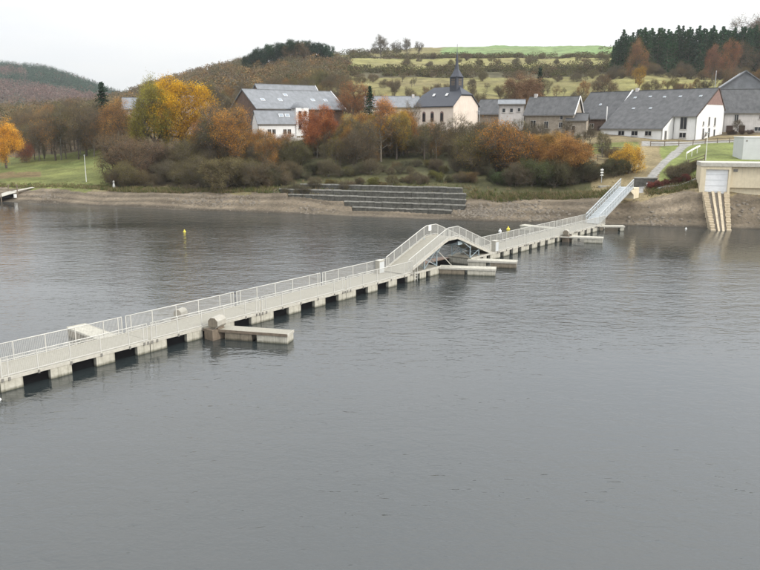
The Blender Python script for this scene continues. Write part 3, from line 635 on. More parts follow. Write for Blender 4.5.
house('pale_roofed_house', 'house with pale blue grey roof showing through the trees left of the yellow tree', 124, 235, R(14), 10, 9, 3.6, 6.8, 'greywall', 'slate_light', z=zat(121, 235))

# chapel with slate spire
CA = R(-50); CP = Vector((xat(453, 183, 14), 183, zat(132, 183))); cx, cy = Vector((math.cos(CA), math.sin(CA), 0)), Vector((-math.sin(CA), math.cos(CA), 0))
LN, DN, HW, HR = 13.0, 8.4, 6.2, 10.4
ch = thing('chapel', 'small cream chapel with dark slate roof, arched windows and slim pointed spire', 'chapel', CP - cx * LN, CA)
MB().prism([(0, -3), (DN, -3), (DN, HW), (DN*.72, HW+2.2), (DN*.28, HW+2.2), (0, HW)], .01, LN).build('wall', M['cream'], ch)
hh = MB(); k = (HR - HW) / (DN / 2); yv = DN * .28; o_ = .4
e = [(-o_, -o_, HW - k*o_), (LN + .3, -o_, HW - k*o_), (LN + .3, yv, HW + k*yv), (LN - 2.2, DN/2, HR), (-o_ + 2.5, DN/2, HR), (-o_, yv, HW + k*yv),
     (-o_, DN + o_, HW - k*o_), (LN + .3, DN + o_, HW - k*o_), (LN + .3, DN - yv, HW + k*yv), (-o_, DN - yv, HW + k*yv)]
vs = e + [(x, y, z + .22) for x, y, z in e]
hh.add(vs, [(10,11,12,13,14,15), (16,19,14,13,18,17), (12,18,13), (15,14,19), (0,5,4,3,2,1), (6,7,8,3,4,9), (2,3,8), (5,9,4), (0,1,11,10), (1,2,12,11), (2,8,18,12), (8,7,17,18), (7,6,16,17), (6,9,19,16), (9,5,15,19), (5,0,10,15)])
hh.build('roof', M['slate_blue'], ch)
for x in (3.0, 5.9, 9.2):
    n = 8; pts = [(-.45, 0), (.45, 0), (.45, 1.7)] + [(.45 * math.cos(math.pi * i / n), 1.7 + .45 * math.sin(math.pi * i / n)) for i in range(1, n)] + [(-.45, 1.7)]
    def arch(sc, y0, y1):
        q = [(a * sc, .0 + b * (sc * .5 + .5)) for a, b in pts]; m = len(q)
        return MB().add([(a, y0, b) for a, b in q] + [(a, y1, b) for a, b in q], [tuple(range(m)), tuple(range(2*m-1, m-1, -1))] + [(i, m+i, m+(i+1)%m, (i+1)%m) for i in range(m)])
    w_ = arch(1.25, -.07, 0).build('window', M['redclad'], ch); w_.location = (x, 0, 2.4)
    arch(.92, -.09, -.071).build('pane', M['glass'], w_)
for y in (2.6, 5.8):
    pass
for x, f_ in ((4.2, .55), (8.6, .55)):
    o = MB().box(-.35, .35, -.4, .4, 0, .12).build('roof_light', M['verge'], ch); o.location = (x, DN/2*f_ - .15, HW + k*DN/2*f_ + .2); o.rotation_euler = (math.atan(k), 0, 0)
tw = MB().box(LN - 4.4, LN - 2.1, DN/2 - 1.15, DN/2 + 1.15, HR - 2.5, HR + 2.6).build('belfry', M['slate_blue'], ch)
lv = MB()
for i in range(4): lv.box(LN - 3.8, LN - 2.7, DN/2 - 1.2, DN/2 - 1.15, HR + .5 + i * .4, HR + .75 + i * .4)
for i in range(4): lv.box(LN - 2.1, LN - 2.05, DN/2 - .5, DN/2 + .5, HR + .5 + i * .4, HR + .75 + i * .4)
lv.build('louvres', M['darkwood'], tw)
sp = MB(); c0 = (LN - 3.25, DN/2); rings = [(1.75, HR + 2.4), (1.25, HR + 3.1), (.62, HR + 4.2), (.4, HR + 5.2), (.02, HR + 9.0)]
vs = [(c0[0] + r * math.cos(R(22.5 + 45*i)), c0[1] + r * math.sin(R(22.5 + 45*i)), z) for r, z in rings for i in range(8)]
sp.add(vs, [(q*8+i, q*8+(i+1)%8, (q+1)*8+(i+1)%8, (q+1)*8+i) for q in range(len(rings)-1) for i in range(8)] + [tuple(range(7,-1,-1))]); sp.build('spire', M['slate_blue'], ch)
MB().beam((c0[0], c0[1], HR + 8.8), (c0[0], c0[1], HR + 10.0), .07, .07).build('cross', M['bracket'], ch)

# big slate roofed villa on the left
VA = R(37); VP = Vector((xat(257, 184, 12), 184, zat(138, 184))); vx, vy = Vector((math.cos(VA), math.sin(VA), 0)), Vector((-math.sin(VA), math.cos(VA), 0))
vz = VP.z
va = house('guesthouse', 'large guesthouse with long pale grey slate roof, skylights and a dark left gable', 257, 184, VA, 25.0, 13, 7.0, 11.3, 'brownwall', 'slate_light', z=vz, ov=.3, over=.5, verge='r',
    front=[(3.0, 4.3, 1.2, 1.1)], sky_=((3.2, .42), (8.0, .42), (10.6, .72), (17.5, .45), (21.3, .45)))
put(va, VP)
vb = house('rear_wing', 'rear wing of the guesthouse whose higher roof and white right verge show behind', 257, 184, VA, 18.0, 12, 7.0, 13.3, 'brownwall', 'slate_light', z=vz, ov=.3, over=.2, verge='r')
put(vb, VP + vx * 10.3 + vy * 13.2)
fw = house('front_wing', 'white front wing of the guesthouse with grey roof and paired windows', 255, 178, VA - R(14), 9.2, 5.5, 3.4, 6.1, 'white', 'slate_light', z=vz - .4, ov=.2, over=.3,
    front=[(2.7, .9, .85, 1.2), (3.8, .9, .85, 1.2), (6.4, .9, .85, 1.2), (7.5, .9, .85, 1.2)], sky_=((6.0, .6), (7.5, .6)))
put(fw, VP - vy * 5.4 - vx * 2.6)
tt = thing('stair_tower', 'white round topped stair tower in the middle of the guesthouse front', 'tower', VP + vx * 8.2 - vy * 4.6, VA - R(14))
MB().box(0, 3.1, 0, 4.5, -3, 7.0).build('wall', M['white'], tt)
MB().lathe([(2.3, 6.9), (2.25, 7.15), (1.6, 7.9), (.8, 8.4), (.02, 8.6)], 12, (1.55, 2.2)).build('roof', M['slate_light'], tt, True)
for x, z in ((.9, 5.0), (2.2, 5.0), (.9, 2.0)): window(tt, (x, 0, z), 0, .8, 1.3)
tr_ = thing('terrace', 'white balustraded terrace in front of the guesthouse wing', 'terrace', VP - vy * 8.2 + vx * 1.5, VA - R(14))
MB().box(0, 9, 0, 2.6, -3.5, .1).build('wall', M['greywall'], tr_)
MB().box(0, 9, 0, .1, .85, .95).build('handrail', M['verge'], tr_)
for i in range(10): MB().box(i * .98, i * .98 + .08, .01, .09, .1, .85).build('post', M['verge'], tr_)

# boathouse with slipway
gx = xat(700, 118.0, 4.8); gz_ = 4.45; GX1 = gx + 16
bh = thing('boathouse', 'flat roofed ochre concrete boathouse with grey white door at the right edge', 'boathouse', (gx, 118.3, gz_), R(-15))
b_ = MB(); DX0, DX1, DH = .75, 4.0, 3.65
b_.box(0, DX0, 0, 5, -1.5, 4.1); b_.box(DX1, 4.35, 0, 5, -1.5, 4.1); b_.box(DX0, DX1, 0, 5, DH, 4.1); b_.box(4.35, 16, .45, 5, .9, 4.1); b_.box(DX0, DX1, 1, 5, -1, DH - .01)
b_.box(4.36, 16, .9, 4.9, -2.5, .9)
b_.build('wall', M['ochre'], bh)
MB().bbox(-.05, 16, -.1, 5.1, 4.1, 4.7, .05).build('roof_parapet', M['trim'], bh)
dd = MB().box(DX0 + .02, DX1 - .02, .3, .4, -.15, DH - .02).build('door', M['door'], bh)
for i in range(4): MB().box(DX0 + .05, DX1 - .05, .27, .3, .3 + i * .85, .34 + i * .85).build('door_rib', M['kiosk'], dd)
MB().box(4.7, 5.3, .40, .448, 3.3, 3.7).build('vent_grille', M['bracket'], bh)
kz = MB()
kk = thing('transformer_kiosk', 'light grey box kiosk on the lawn above the boathouse', 'kiosk', (xat(742, 131, 9), 131, ground(xat(742,131,9), 131) + .1), R(-2))
MB().bbox(0, 6, 0, 4, -.5, 3.55, .05).build('casing', M['kiosk'], kk); MB().box(-.08, 6.1, -.08, 4.1, 3.55, 3.7).build('roof', M['verge'], kk)
MB().box(.4, .65, -.03, 0, 2.9, 3.15).build('badge', M['bracket'], kk)
sl = thing('slipway', 'ochre concrete slipway with stepped sides and rails running from boathouse door into the lake', 'slipway')
def slip(u0, u1, mt, nm, dz, steps=0):
    top = [Vector((gx + .3 + 4.2 * u, 117.9, 4.55)) for u in (u0, u1)]; bot = [Vector((*flat(711.5 + 19.5 * u, 231), -.25)) for u in (u0, u1)]
    n = steps or 1
    for i in range(n):
        a, b = i / n, (i + 1) / n
        p = [top[0].lerp(bot[0], a), top[1].lerp(bot[1], a), top[1].lerp(bot[1], b), top[0].lerp(bot[0], b)]
        zt = p[0].z + dz
        if steps: w_ = .06 * (i % 2); top_ = [Vector((q.x + (w_ if j in (1,2) else -w_), q.y, zt)) for j, q in enumerate(p)]
        else: top_ = [Vector((q.x, q.y, q.z + dz)) for q in p]
        bo_ = [Vector((q.x, q.y, min(p[2].z, p[0].z) - .9)) for q in top_]
        MB().add(bo_ + top_, [(4,7,6,5), (0,1,5,4), (1,2,6,5), (2,3,7,6), (3,0,4,7)]).build(nm, M[mt], sl)
slip(0, .2, 'ramp', 'step', .12, 16); slip(.8, 1, 'ramp', 'step', .12, 16)
slip(.34, .44, 'ramp', 'rail', .22); slip(.56, .68, 'ramp', 'rail', .22); slip(.205, .335, 'pebble', 'channel', -.05); slip(.445, .555, 'pebble', 'channel', .0); slip(.685, .795, 'pebble', 'channel', -.05)

# stone seat terraces on the bank
def zline(px, off): return shoreY(px) + off
st = thing('stone_terraces', 'long curved rows of grey stone terrace steps on the muddy bank, behind the footbridge', 'terraces')
rows = TR
for a, b, off, z in rows:
    n = int((xat(b, 125) - xat(a, 125)) / 1.25)
    for i in range(n):
        p0 = a + (b - a) * i / n; p1 = a + (b - a) * (i + 1) / n
        wob = lambda p: .16 * math.sin(p * .055 + off * 2)
        A = Vector((xat(p0, zline(p0, off)), zline(p0, off) + wob(p0), 0)); B = Vector((xat(p1, zline(p1, off)), zline(p1, off) + wob(p1), 0))
        d = (B - A).normalized(); nn = Vector((-d.y, d.x, 0)); A = A + d * .02; B = B - d * .02; zt = z + random.uniform(-.04, .04); dj = random.uniform(-.05, .05)
        q = [A + nn * dj, B + nn * dj, B + nn * .75, A + nn * .75]
        MB().add([(v.x, v.y, zt - 1.0) for v in q] + [(v.x, v.y, zt) for v in q], [(4,5,6,7), (0,1,5,4), (1,2,6,5), (2,3,7,6), (3,0,4,7)]).build('block', M['blockstone'], st)
        if True:
            MB().add([(v.x, v.y, zt + .004) for v in (q[0] - nn*.06, q[1] - nn*.06, q[1] + nn*.25, q[0] + nn*.25)] + [(v.x, v.y, zt + .20) for v in (q[0] - nn*.06, q[1] - nn*.06, q[1] + nn*.25, q[0] + nn*.25)], [(4,5,6,7), (0,1,5,4), (1,2,6,5), (2,3,7,6), (3,0,4,7)]).build('coping', M['copestone'], st)

# ------------------------------------------------------------------ small things on the banks and the water
def G(px, Y, dz=0): X = xat(px, Y, 4); return Vector((X, Y, ground(X, Y) + dz))
LA = Vector((xat(-14, 146.5, .5), 146.5, .45)); LB = Vector((xat(16.5, 151.5, 1.6), 151.5, 1.75)); LC = Vector((xat(33, 156, 2.4), 156, ground(xat(33, 156, 2.4), 156) + .15))
ls = thing('landing_stage', 'pale planked landing stage with dark posts lying on the left shore', 'landing stage', LA, 0)
dv = (LB - LA); sd_ = Vector((-dv.y, dv.x, 0)).normalized()
nb_ = int(dv.length / .34)
for i in range(nb_):
    a = dv * (i / nb_); b = dv * ((i + .88) / nb_); w0, w1 = sd_ * -.3, sd_ * 2.6
    MB().add([a+w0, b+w0, b+w1, a+w1] + [v - Vector((0,0,.1)) for v in (a+w0, b+w0, b+w1, a+w1)], [(0,1,2,3),(7,6,5,4),(0,4,5,1),(1,5,6,2),(2,6,7,3),(3,7,4,0)]).build('plank', M['trim'], ls)
for u in (.05, .5): MB().beam(dv * u + sd_ * 1.2 - Vector((0,0,.45)), dv * (u + .42) + sd_ * 1.2 - Vector((0,0,.45)), 2.4, .65).build('float', M['black'], ls)
MB().beam(dv + sd_ * 1.2, LC - LA, .9, .1).build('ramp', M['trim'], ls)
for u, k_, h_ in ((1.0, -.35, 1.5), (.98, 2.7, 1.3), (.45, -.38, .7)): MB().tube(dv * u + sd_ * k_ - Vector((0,0,1.6)), dv * u + sd_ * k_ + Vector((0,0,h_)), .12, .12, 8).build('post', M['darkwood'], ls)
MB().tube(dv * .9 - sd_ * .5 - Vector((0,0,1.0)), dv * .9 - sd_ * .5 - Vector((0,0,.3)), .3, .3, 10).build('fender', M['buoywhite'], ls)
def buoy(px, py, r, mt, label):
    x, y = flat(px, py); t = thing('buoy', label, 'buoy', (x, y, 0), 0)
    MB().lathe([(.02, -r*.5), (r*.8, -r*.3), (r, 0), (r*.9, r*.5), (r*.5, r*.9), (.02, r)], 12).build('float', M[mt], t, True)
    MB().tube((0, 0, r*.9), (0, 0, r*1.7), r*.4, r*.3, 8).build('neck', M[mt], t); return t
buoy(184.5, 232, .21, 'yellow', 'small yellow buoy alone on the open water at left')
buoy(500, 231.5, .24, 'buoywhite', 'whitish buoy, left one of the pair behind the footbridge'); buoy(508.2, 229.5, .27, 'yellow', 'yellow buoy, right one of the pair behind the footbridge')
buoy(686, 229, .15, 'buoywhite', 'small white float at the right shore beside the slipway'); buoy(-1, 400, .13, 'buoywhite', 'white float at the left frame edge beside the nearest walkway float')
def pole(px, Y, h, r, mt, label, name='pole', cat='pole', arm=None):
    t = thing(name, label, cat, G(px, Y, -.2)); MB().tube((0, 0, 0), (0, 0, h), r, r * .7, 8).build('shaft', M[mt], t)
    if arm == 'lamp': MB().box(-.5, .1, -.12, .12, h - .02, h + .12).build('lamp_head', M['galv'], t)
    if arm == 'sign':
        for z in (h - .4, h - .85, h - 1.3): MB().box(-.25, .25, -.07, -.03, z, z + .22).build('sign_plate', M['buoywhite'], t)
    if arm == 'cross':
        for z in (h - .4, h - 1.2): MB().box(-1.5, 1.5, -.04, .04, z, z + .08).build('crossarm', M['buoywhite'], t)
    if arm == 'cap': MB().lathe([(.09, h), (.14, h + .05), (.1, h + .15), (.01, h + .2)], 8).build('cap', M['galv'], t)
    return t
pole(86, 160, 5.6, .09, 'buoywhite', 'white flagpole on the left lawn in front of the trees', 'flagpole', arm='cap')
pole(62, 200, 3.2, .08, 'bark_pale', 'short pale post on the left lawn', 'post', 'post', arm='cap')
pole(46, 205, 3.6, .08, 'bark_pale', 'thin pale post further left on the lawn, before the thicket', 'post', 'post', arm='cap')
pole(105, 205, 9.0, .09, 'galv', 'pole with two pale crossarms among the trees behind the left lawn', 'utility_pole', arm='cross')
pole(601, 133, 2.7, .06, 'galv', 'signpost with three small white plates left of the gangway top', 'signpost', 'sign', arm='sign')
pole(703, 131, 4.8, .07, 'buoywhite', 'thin white lamp post on the lawn just above the boathouse corner', 'street_lamp', 'lamp post', arm='lamp')
pole(708, 205, 12.5, .10, 'galv', 'tall thin mast rising behind the farmhouse gable', 'mast', arm='cap')
pole(478, 188, 5, .07, 'galv', 'thin lamp post by the chapel', 'street_lamp', 'lamp post', arm='lamp')
fig = thing('white_marker', 'small white marker post with round top at the edge of the left thicket', 'marker', G(113.5, 151.5))
MB().lathe([(.22, -.2), (.25, .6), (.15, 1.0), (.03, 1.1)], 8).build('body', M['buoywhite'], fig, True); MB().lathe([(.02, 1.05), (.2, 1.2), (.18, 1.45), (.02, 1.6)], 8).build('top', M['buoywhite'], fig, True)
# low dark wall and slab beside the gangway top
lw = thing('retaining_wall', 'low dark retaining wall with pale coping right of the gangway top', 'wall', G(634, 126), R(-6))
MB().box(0, 3.6, 0, .5, -1, 1.5).build('wall', M['blockstone'], lw); MB().bbox(-.1, 3.7, -.1, .6, 1.5, 1.66, .03).build('coping', M['copestone'], lw)
MB().box(1.9, 2.6, -.05, 0, .3, .8).build('notice', M['door'], lw)
sb_ = thing('concrete_slab', 'pale concrete slab lying on the grass left of the gangway top', 'slab', G(600, 130), R(8)); MB().bbox(0, 2.6, 0, .9, -.3, .35, .04).build('slab', M['copestone'], sb_)
kb = thing('kerb', 'pale curved kerb running from the gangway wall to the boathouse', 'kerb')
for i in range(9):
    a = G(657 + i * 4.7, 122.5 + .3 * math.sin(i), .12); b = G(657 + (i + 1) * 4.7 - .15, 122.5 + .3 * math.sin(i + 1), .12)
    MB().beam(a, b, .35, .3).build('kerbstone', M['copestone'], kb)
# fences: posts and two rails
def fence(pts, label, h=1.1, step=2.2, mt='darkwood', rails=(.45, .95), name='fence'):
    t = thing(name, label, 'fence', pts[0]); base = Vector(pts[0]); P_ = []
    for a, b in zip(pts, pts[1:]):
        n = max(1, int((Vector(b) - Vector(a)).length / step))
        for i in range(n):
            q = Vector(a).lerp(Vector(b), i / n); q.z = ground(q.x, q.y); P_.append(q)
    q = Vector(pts[-1]); q.z = ground(q.x, q.y); P_.append(q)
    pm = MB().box(-.06, .06, -.06, .06, -.3, h).mesh('post', M[mt])
    for q in P_: obj('post', pm, t, q - base)
    for a, b in zip(P_, P_[1:]):
        for z in rails: MB().beam(a - base + Vector((0, 0, z)), b - base + Vector((0, 0, z)), .05, .12).build('rail', M[mt], t)
    return t
fence([G(648, 154), G(690, 153.5), G(762, 152)], 'dark post and rail fence along the road below the white farm')
fence([G(588, 152), G(612, 150), G(628, 150)], 'brown rail fence across the grass left of the farm track')
fence([G(596, 145), G(626, 142)], 'second lower rail fence on the grass, just below the first')
fence([G(686, 131.5), G(702, 130.5)], 'short thin fence on the lawn left of the boathouse lamp post', h=1.2)
hr_ = thing('white_handrail', 'curved white handrail pair beside the track on the right lawn', 'handrail')
for dy in (0, 1.1):
    pts = [G(684 + i * 2.6, 139 + dy + i * .7, 1.0 + .12 * math.sin(i * .7)) for i in range(6)]
    for a, b in zip(pts, pts[1:]): MB().tube(a, b, .07, .07, 6).build('rail', M['buoywhite'], hr_)
    for a in pts[::2]: MB().tube(a - Vector((0, 0, 1.2)), a, .05, .05, 6).build('post', M['buoywhite'], hr_)
# pebbles and debris strewn on the bare bank
pv = []; pq = []
def rock(c, s):
    b = len(pv); e_ = [(-1,-1,-.6),(1,-1,-.6),(1,1,-.6),(-1,1,-.6),(-.7,-.7,.6),(.7,-.7,.6),(.7,.7,.6),(-.7,.7,.6)]
    for x, y, z in e_: pv.append((c[0] + s*x*random.uniform(.6,1.3), c[1] + s*y*random.uniform(.6,1.3), c[2] + s*z*random.uniform(.4,1)))
    for f in [(4,5,6,7),(0,1,5,4),(1,2,6,5),(2,3,7,6),(3,0,4,7)]: pq.append([b+i for i in f])
for _ in range(4500):
    px = random.uniform(-30, 800); off = random.random() ** .8 * (9 if px < 450 else 8.5); Y = shoreY(px) + off; X = xat(px, Y, 1)
    rock((X, Y, ground(X, Y)), random.choice([.04, .05, .07, .09]))
for cxp, co, wd, n in ((205, 5, 18, 130), (232, 4, 15, 90), (478, 4, 14, 220), (500, 3.5, 18, 200), (515, 6, 12, 100), (47, 4, 6, 60), (310, 2.5, 14, 60), (650, 2, 20, 60), (545, 3, 12, 90), (755, 4, 12, 50)):
    for _ in range(n):
        px = random.gauss(cxp, wd); Y = shoreY(px) + abs(random.gauss(co, 1.2)); X = xat(px, Y, 1); rock((X, Y, ground(X, Y)), random.uniform(.08, .3))
tag(obj('shore_stones', npmesh('shore_stones', pv, pq, M['pebble'])), 'stones and debris scattered over the bare muddy bank', 'stones', kind='stuff')

# ------------------------------------------------------------------ trees
def quads(cen, size, flat_=0.0, stretch=1.0, nrm=None):
    n = len(cen); a = rng.normal(size=(n, 3)); a /= np.linalg.norm(a, axis=1)[:, None]
    b = rng.normal(size=(n, 3)); b -= (a * b).sum(1)[:, None] * a; b /= np.linalg.norm(b, axis=1)[:, None]
    s = np.asarray(size).reshape(-1, 1) * np.ones((n, 1)); a = a * s * stretch; b = b * s * .7
    V = np.stack([cen - a, cen - b * .8, cen + a, cen + b * .8], 1)         # diamond shaped leaf cluster
    return V.reshape(-1, 3), np.arange(4 * n).reshape(-1, 4)
def ribbons(P0, P1, w0, w1):
    d = P1 - P0; r = rng.normal(size=d.shape); c = np.cross(d, r); c /= np.linalg.norm(c, axis=1)[:, None] + 1e-9
    V = np.stack([P0 - c * w0, P0 + c * w0, P1 + c * w1, P1 - c * w1], 1); return V.reshape(-1, 3), np.arange(4 * len(P0)).reshape(-1, 4)
def tubes(P0, P1, R0, R1, n=5):
    Vs = []; Qs = []; b = 0
    for p, q, r0, r1 in zip(P0, P1, R0, R1):
        d = q - p; d = d / (np.linalg.norm(d) + 1e-9); u = np.array([0, 0, 1.]) if abs(d[2]) < .9 else np.array([1., 0, 0])
        a = np.cross(d, u); a /= np.linalg.norm(a); c = np.cross(d, a); t = np.arange(n) * 2 * np.pi / n
        ring = np.cos(t)[:, None] * a + np.sin(t)[:, None] * c
        Vs += [p + ring * r0, q + ring * r1]
        for i in range(n): Qs.append([b + i, b + (i+1) % n, b + n + (i+1) % n, b + n + i])
        b += 2 * n
    return np.concatenate(Vs), np.array(Qs)
def deciduous(name, R_=3.5, h0=2.2, Ht=10, nat=170, twigs=7, twl=.9, leaves=6, lsize=.16, shape='round', trunk_r=.22, multi=1, bark='bark', lump=.35, up=.35, lfill=1.0, tw=.012):
    """skeleton grown towards points filling a lumpy crown; limbs are tubes, twigs thin ribbons, leaves small diamonds"""
    cz = (Ht + h0) / 2; hz = (Ht - h0) / 2; pts = []
    ph = rng.uniform(0, 6.28, 6)
    while len(pts) < nat:
        p = rng.uniform(-1, 1, 3); r = np.linalg.norm(p)
        th = math.atan2(p[1], p[0]); lim = 1 - lump * .5 + lump * .5 * (math.sin(2*th + ph[0] + 2*p[2]) + math.sin(3*th + ph[1] - 3*p[2]) * .6)
        if r > lim or (r < .25 and rng.random() < .6): continue
        w = R_ * (1 if shape == 'round' else (1 - .45 * (p[2] + 1) / 2 if shape == 'cone' else .75 + .35 * (p[2] + 1) / 2))
        pts.append((p[0] * w, p[1] * w, cz + p[2] * hz))
    nodes = []; par = []
    for k in range(multi):
        lean = rng.normal(size=2) * (.12 if multi == 1 else .9) ; base = np.array([rng.normal() * .25 * (multi > 1), rng.normal() * .25 * (multi > 1), 0])
        prev = -1; top = h0 + (Ht - h0) * (.72 if shape != 'spread' else .3)
        for i in range(7):
            f = i / 6; nodes.append(base + np.array([lean[0] * f * 2 + rng.normal() * .05 * i, lean[1] * f * 2 + rng.normal() * .05 * i, top * f - .25 * (i == 0)])); par.append(prev); prev = len(nodes) - 1
    nodes = [np.array(n, float) for n in nodes]
    order = sorted(pts, key=lambda p: math.hypot(p[0], p[1]) + .3 * abs(p[2] - h0))
    for p in order:
        p = np.array(p); A = np.array(nodes); d = p - A; dist = np.linalg.norm(d, axis=1) + 1.6 * np.clip(A[:, 2] - p[2] + .25 * dist_xy(A, p), 0, None); dist[A[:, 2] < h0 * .55] += 3
        j = int(np.argmin(dist)); q = nodes[j]; L = np.linalg.norm(p - q)
        if L > 1.5:
            mid = (p + q) / 2 + np.array([0, 0, .12 * L]) + rng.normal(size=3) * .07 * L; nodes.append(mid); par.append(j); j = len(nodes) - 1
        nodes.append(p); par.append(j)
    cnt = np.ones(len(nodes))
    for i in range(len(nodes) - 1, -1, -1):
        if par[i] >= 0: cnt[par[i]] += cnt[i]
    rad = trunk_r * (cnt / max(cnt[0], 1) ) ** .5; rad = np.clip(rad, .014, None)
    A = np.array(nodes); seg = [i for i in range(len(nodes)) if par[i] >= 0]; pr = [par[i] for i in seg]
    r0 = np.minimum(rad[pr], rad[seg] * 1.35); r0 = np.where(np.array([p_ < 7 * multi for p_ in pr]) & np.array([s_ < 7 * multi for s_ in seg]), rad[pr], r0)
    V, Q = tubes(A[pr], A[seg], r0, rad[seg])
    trunk = npmesh(name + '_trunk', V, Q, M[bark], smooth=True)
    # twigs
    ends = A[7 * multi:]; T0 = np.repeat(ends, twigs, 0); o = T0 - np.array([0, 0, cz - hz * .6]); o /= np.linalg.norm(o, axis=1)[:, None] + 1e-6
    D = o * .55 + rng.normal(size=T0.shape) * .6 + np.array([0, 0, up]); D /= np.linalg.norm(D, axis=1)[:, None]
    ln = twl * rng.uniform(.45, 1.15, (len(T0), 1)); T1 = T0 + D * ln
    S0 = np.repeat(T0 + D * ln * .5, 2, 0); S1 = S0 + (np.repeat(D, 2, 0) * .6 + rng.normal(size=S0.shape) * .5) * np.repeat(ln, 2, 0) * .6
    V1, Q1 = ribbons(T0, T1, tw * 1.2, tw * .5); V2, Q2 = ribbons(S0, S1, tw * .7, tw * .35)
    Vs = [V1, V2]; Qs = [Q1, Q2 + len(V1)]; nb = len(V1) + len(V2); mi = [0] * (len(Q1) + len(Q2))
    if leaves > 0:
        src = np.concatenate([T1, S1]); n = int(len(ends) * leaves); c = src[rng.integers(0, len(src), n)] + rng.normal(size=(n, 3)) * .22 * lfill
        V3, Q3 = quads(c, rng.uniform(.6, 1.3, n) * lsize); Vs.append(V3); Qs.append(Q3 + nb); mi += [1] * n
    crown = npmesh(name + '_crown', np.concatenate(Vs), np.concatenate(Qs), [M['twig'], M['leaf']], mi)
    return trunk, crown
def dist_xy(A, p): return np.hypot(A[:, 0] - p[0], A[:, 1] - p[1])
def conifer(name, R_=2.2, Ht=10, layers=17, per=9, col='needle', droop=.35, h0=.8, qn=7, ls=.26):
    V, Q = tubes(np.array([[0,0,-.3],[0,0,Ht*.5]]), np.array([[0,0,Ht*.5],[0,0,Ht]]), np.array([.2,.11]), np.array([.11,.02]))
    trunk = npmesh(name + '_trunk', V, Q, M['bark']); P0 = []; P1 = []; cs = []
    for i in range(layers):
        f = i / (layers - 1); z = h0 + (Ht - h0 - .15) * f; r = R_ * (1 - f) ** .85 * rng.uniform(.85, 1.1) + .12
        for j in range(per):
            a = 2 * math.pi * (j + rng.random()) / per; L = r * rng.uniform(.75, 1.12)
            zz = z + rng.normal() * .22 * (1 - f * .6); e = np.array([math.cos(a) * L, math.sin(a) * L, zz - droop * L + rng.normal() * .12]); s = np.array([0, 0, zz]); P0.append(s); P1.append(e)
            for q in range(qn):
                u = (q + rng.random()) / qn; cs.append(s + (e - s) * u + rng.normal(size=3) * np.array([.14, .14, .08]) * (.5 + L * .3))
    V1, Q1 = ribbons(np.array(P0), np.array(P1), .03, .01); V2, Q2 = quads(np.array(cs), rng.uniform(.6, 1.2, len(cs)) * ls)
    crown = npmesh(name + '_crown', np.concatenate([V1, V2]), np.concatenate([Q1, Q2 + len(V1)]), [M['twig'], M['needle']], [0] * len(Q1) + [1] * len(Q2))
    return trunk, crown
PR = {
 'full': [deciduous('full%d' % i, 4.6, 1.6, 10, 290, 7, .9, 130, .085, lump=.45, trunk_r=.3, lfill=1.3) for i in range(3)],
 'leafy': [deciduous('leafy%d' % i, 3.7, 1.6, 10, 210, 8, .95, 62, .066, lump=.5, lfill=1.2) for i in range(3)],
 'thin': [deciduous('thin%d' % i, 3.2, 2.6, 10, 150, 9, 1.0, 16, .07, lump=.55, trunk_r=.2, bark=('bark', 'bark_pale', 'bark')[i]) for i in range(3)],
 'bare': [deciduous('bare%d' % i, 3.5, 2.2, 10, 210, 12, 1.15, 2.5, .08, lump=.5, shape='round') for i in range(3)],
 'tall': [deciduous('tall%d' % i, 1.9, 2.0, 10, 130, 9, .9, 9, .08, lump=.4, shape='cone', trunk_r=.13, bark='bark_pale') for i in range(2)],
 'bush': [deciduous('bush%d' % i, 5.4, .2, 7, 240, 12, 1.3, 44, .072, lump=.5, multi=4, trunk_r=.14, lfill=1.3) for i in range(3)],
 'barebush': [deciduous('barebush%d' % i, 5.2, .2, 7, 230, 15, 1.5, 24, .062, lump=.5, multi=4, trunk_r=.14) for i in range(3)],
 'green': [deciduous('green%d' % i, 5.2, .2, 7, 240, 7, 1.0, 80, .095, lump=.5, multi=3, trunk_r=.14) for i in range(2)],
 'spruce': [conifer('spruce%d' % i, layers=26, per=8, qn=8, ls=.17, droop=.5, R_=2.0) for i in range(3)],
 'pine': [deciduous('pine%d' % i, 3.6, 3.2, 10, 150, 6, .7, 60, .13, lump=.5, trunk_r=.2) for i in range(2)],
}
PH = {k: (7 if 'bush' in k or k == 'green' else 10) for k in PR}
ntree = 0
def tree(kind, px, Y, top, color, label, name=None, cat='tree', group=None, wf=1.0, hmin=1.5, jitter=.12):
    """top = picture row of the crown's tip (or a negative number: -height in metres)"""
    global ntree
    X = xat(px, Y, 8); z = ground(X, Y); h = -top if top < 0 else max(hmin, zat(top, Y) - z)
    tm, cm = PR[kind][ntree % len(PR[kind])]; ntree += 1
    s = h / PH[kind] / 1.03; t = thing(name or {'spruce': 'spruce_tree', 'pine': 'pine_tree', 'bush': 'shrub', 'barebush': 'shrub', 'green': 'shrub', 'bare': 'bare_tree', 'tall': 'slender_tree'}.get(kind, 'autumn_tree'), label, cat, (X, Y, z - .1), random.uniform(0, 6.28), group)
    t.scale = (s * wf, s * wf, s)
    obj('trunk', tm, t); c = obj('crown', cm, t)
    j = [random.uniform(1 - jitter, 1 + jitter) for _ in range(3)]; v = random.uniform(1 - jitter, 1 + jitter)
    c.color = (color[0] * v * j[0], color[1] * v * j[1], color[2] * v * j[2], 1)
    return t
YEL, YOL, ORA, RED, RUS, BRN, OLV, DKG, GRN, GOLD = (.50,.27,.04), (.30,.22,.045), (.44,.19,.05), (.37,.125,.055), (.29,.13,.045), (.185,.12,.06), (.155,.13,.045), (.034,.062,.034), (.085,.10,.04), (.62,.34,.045)
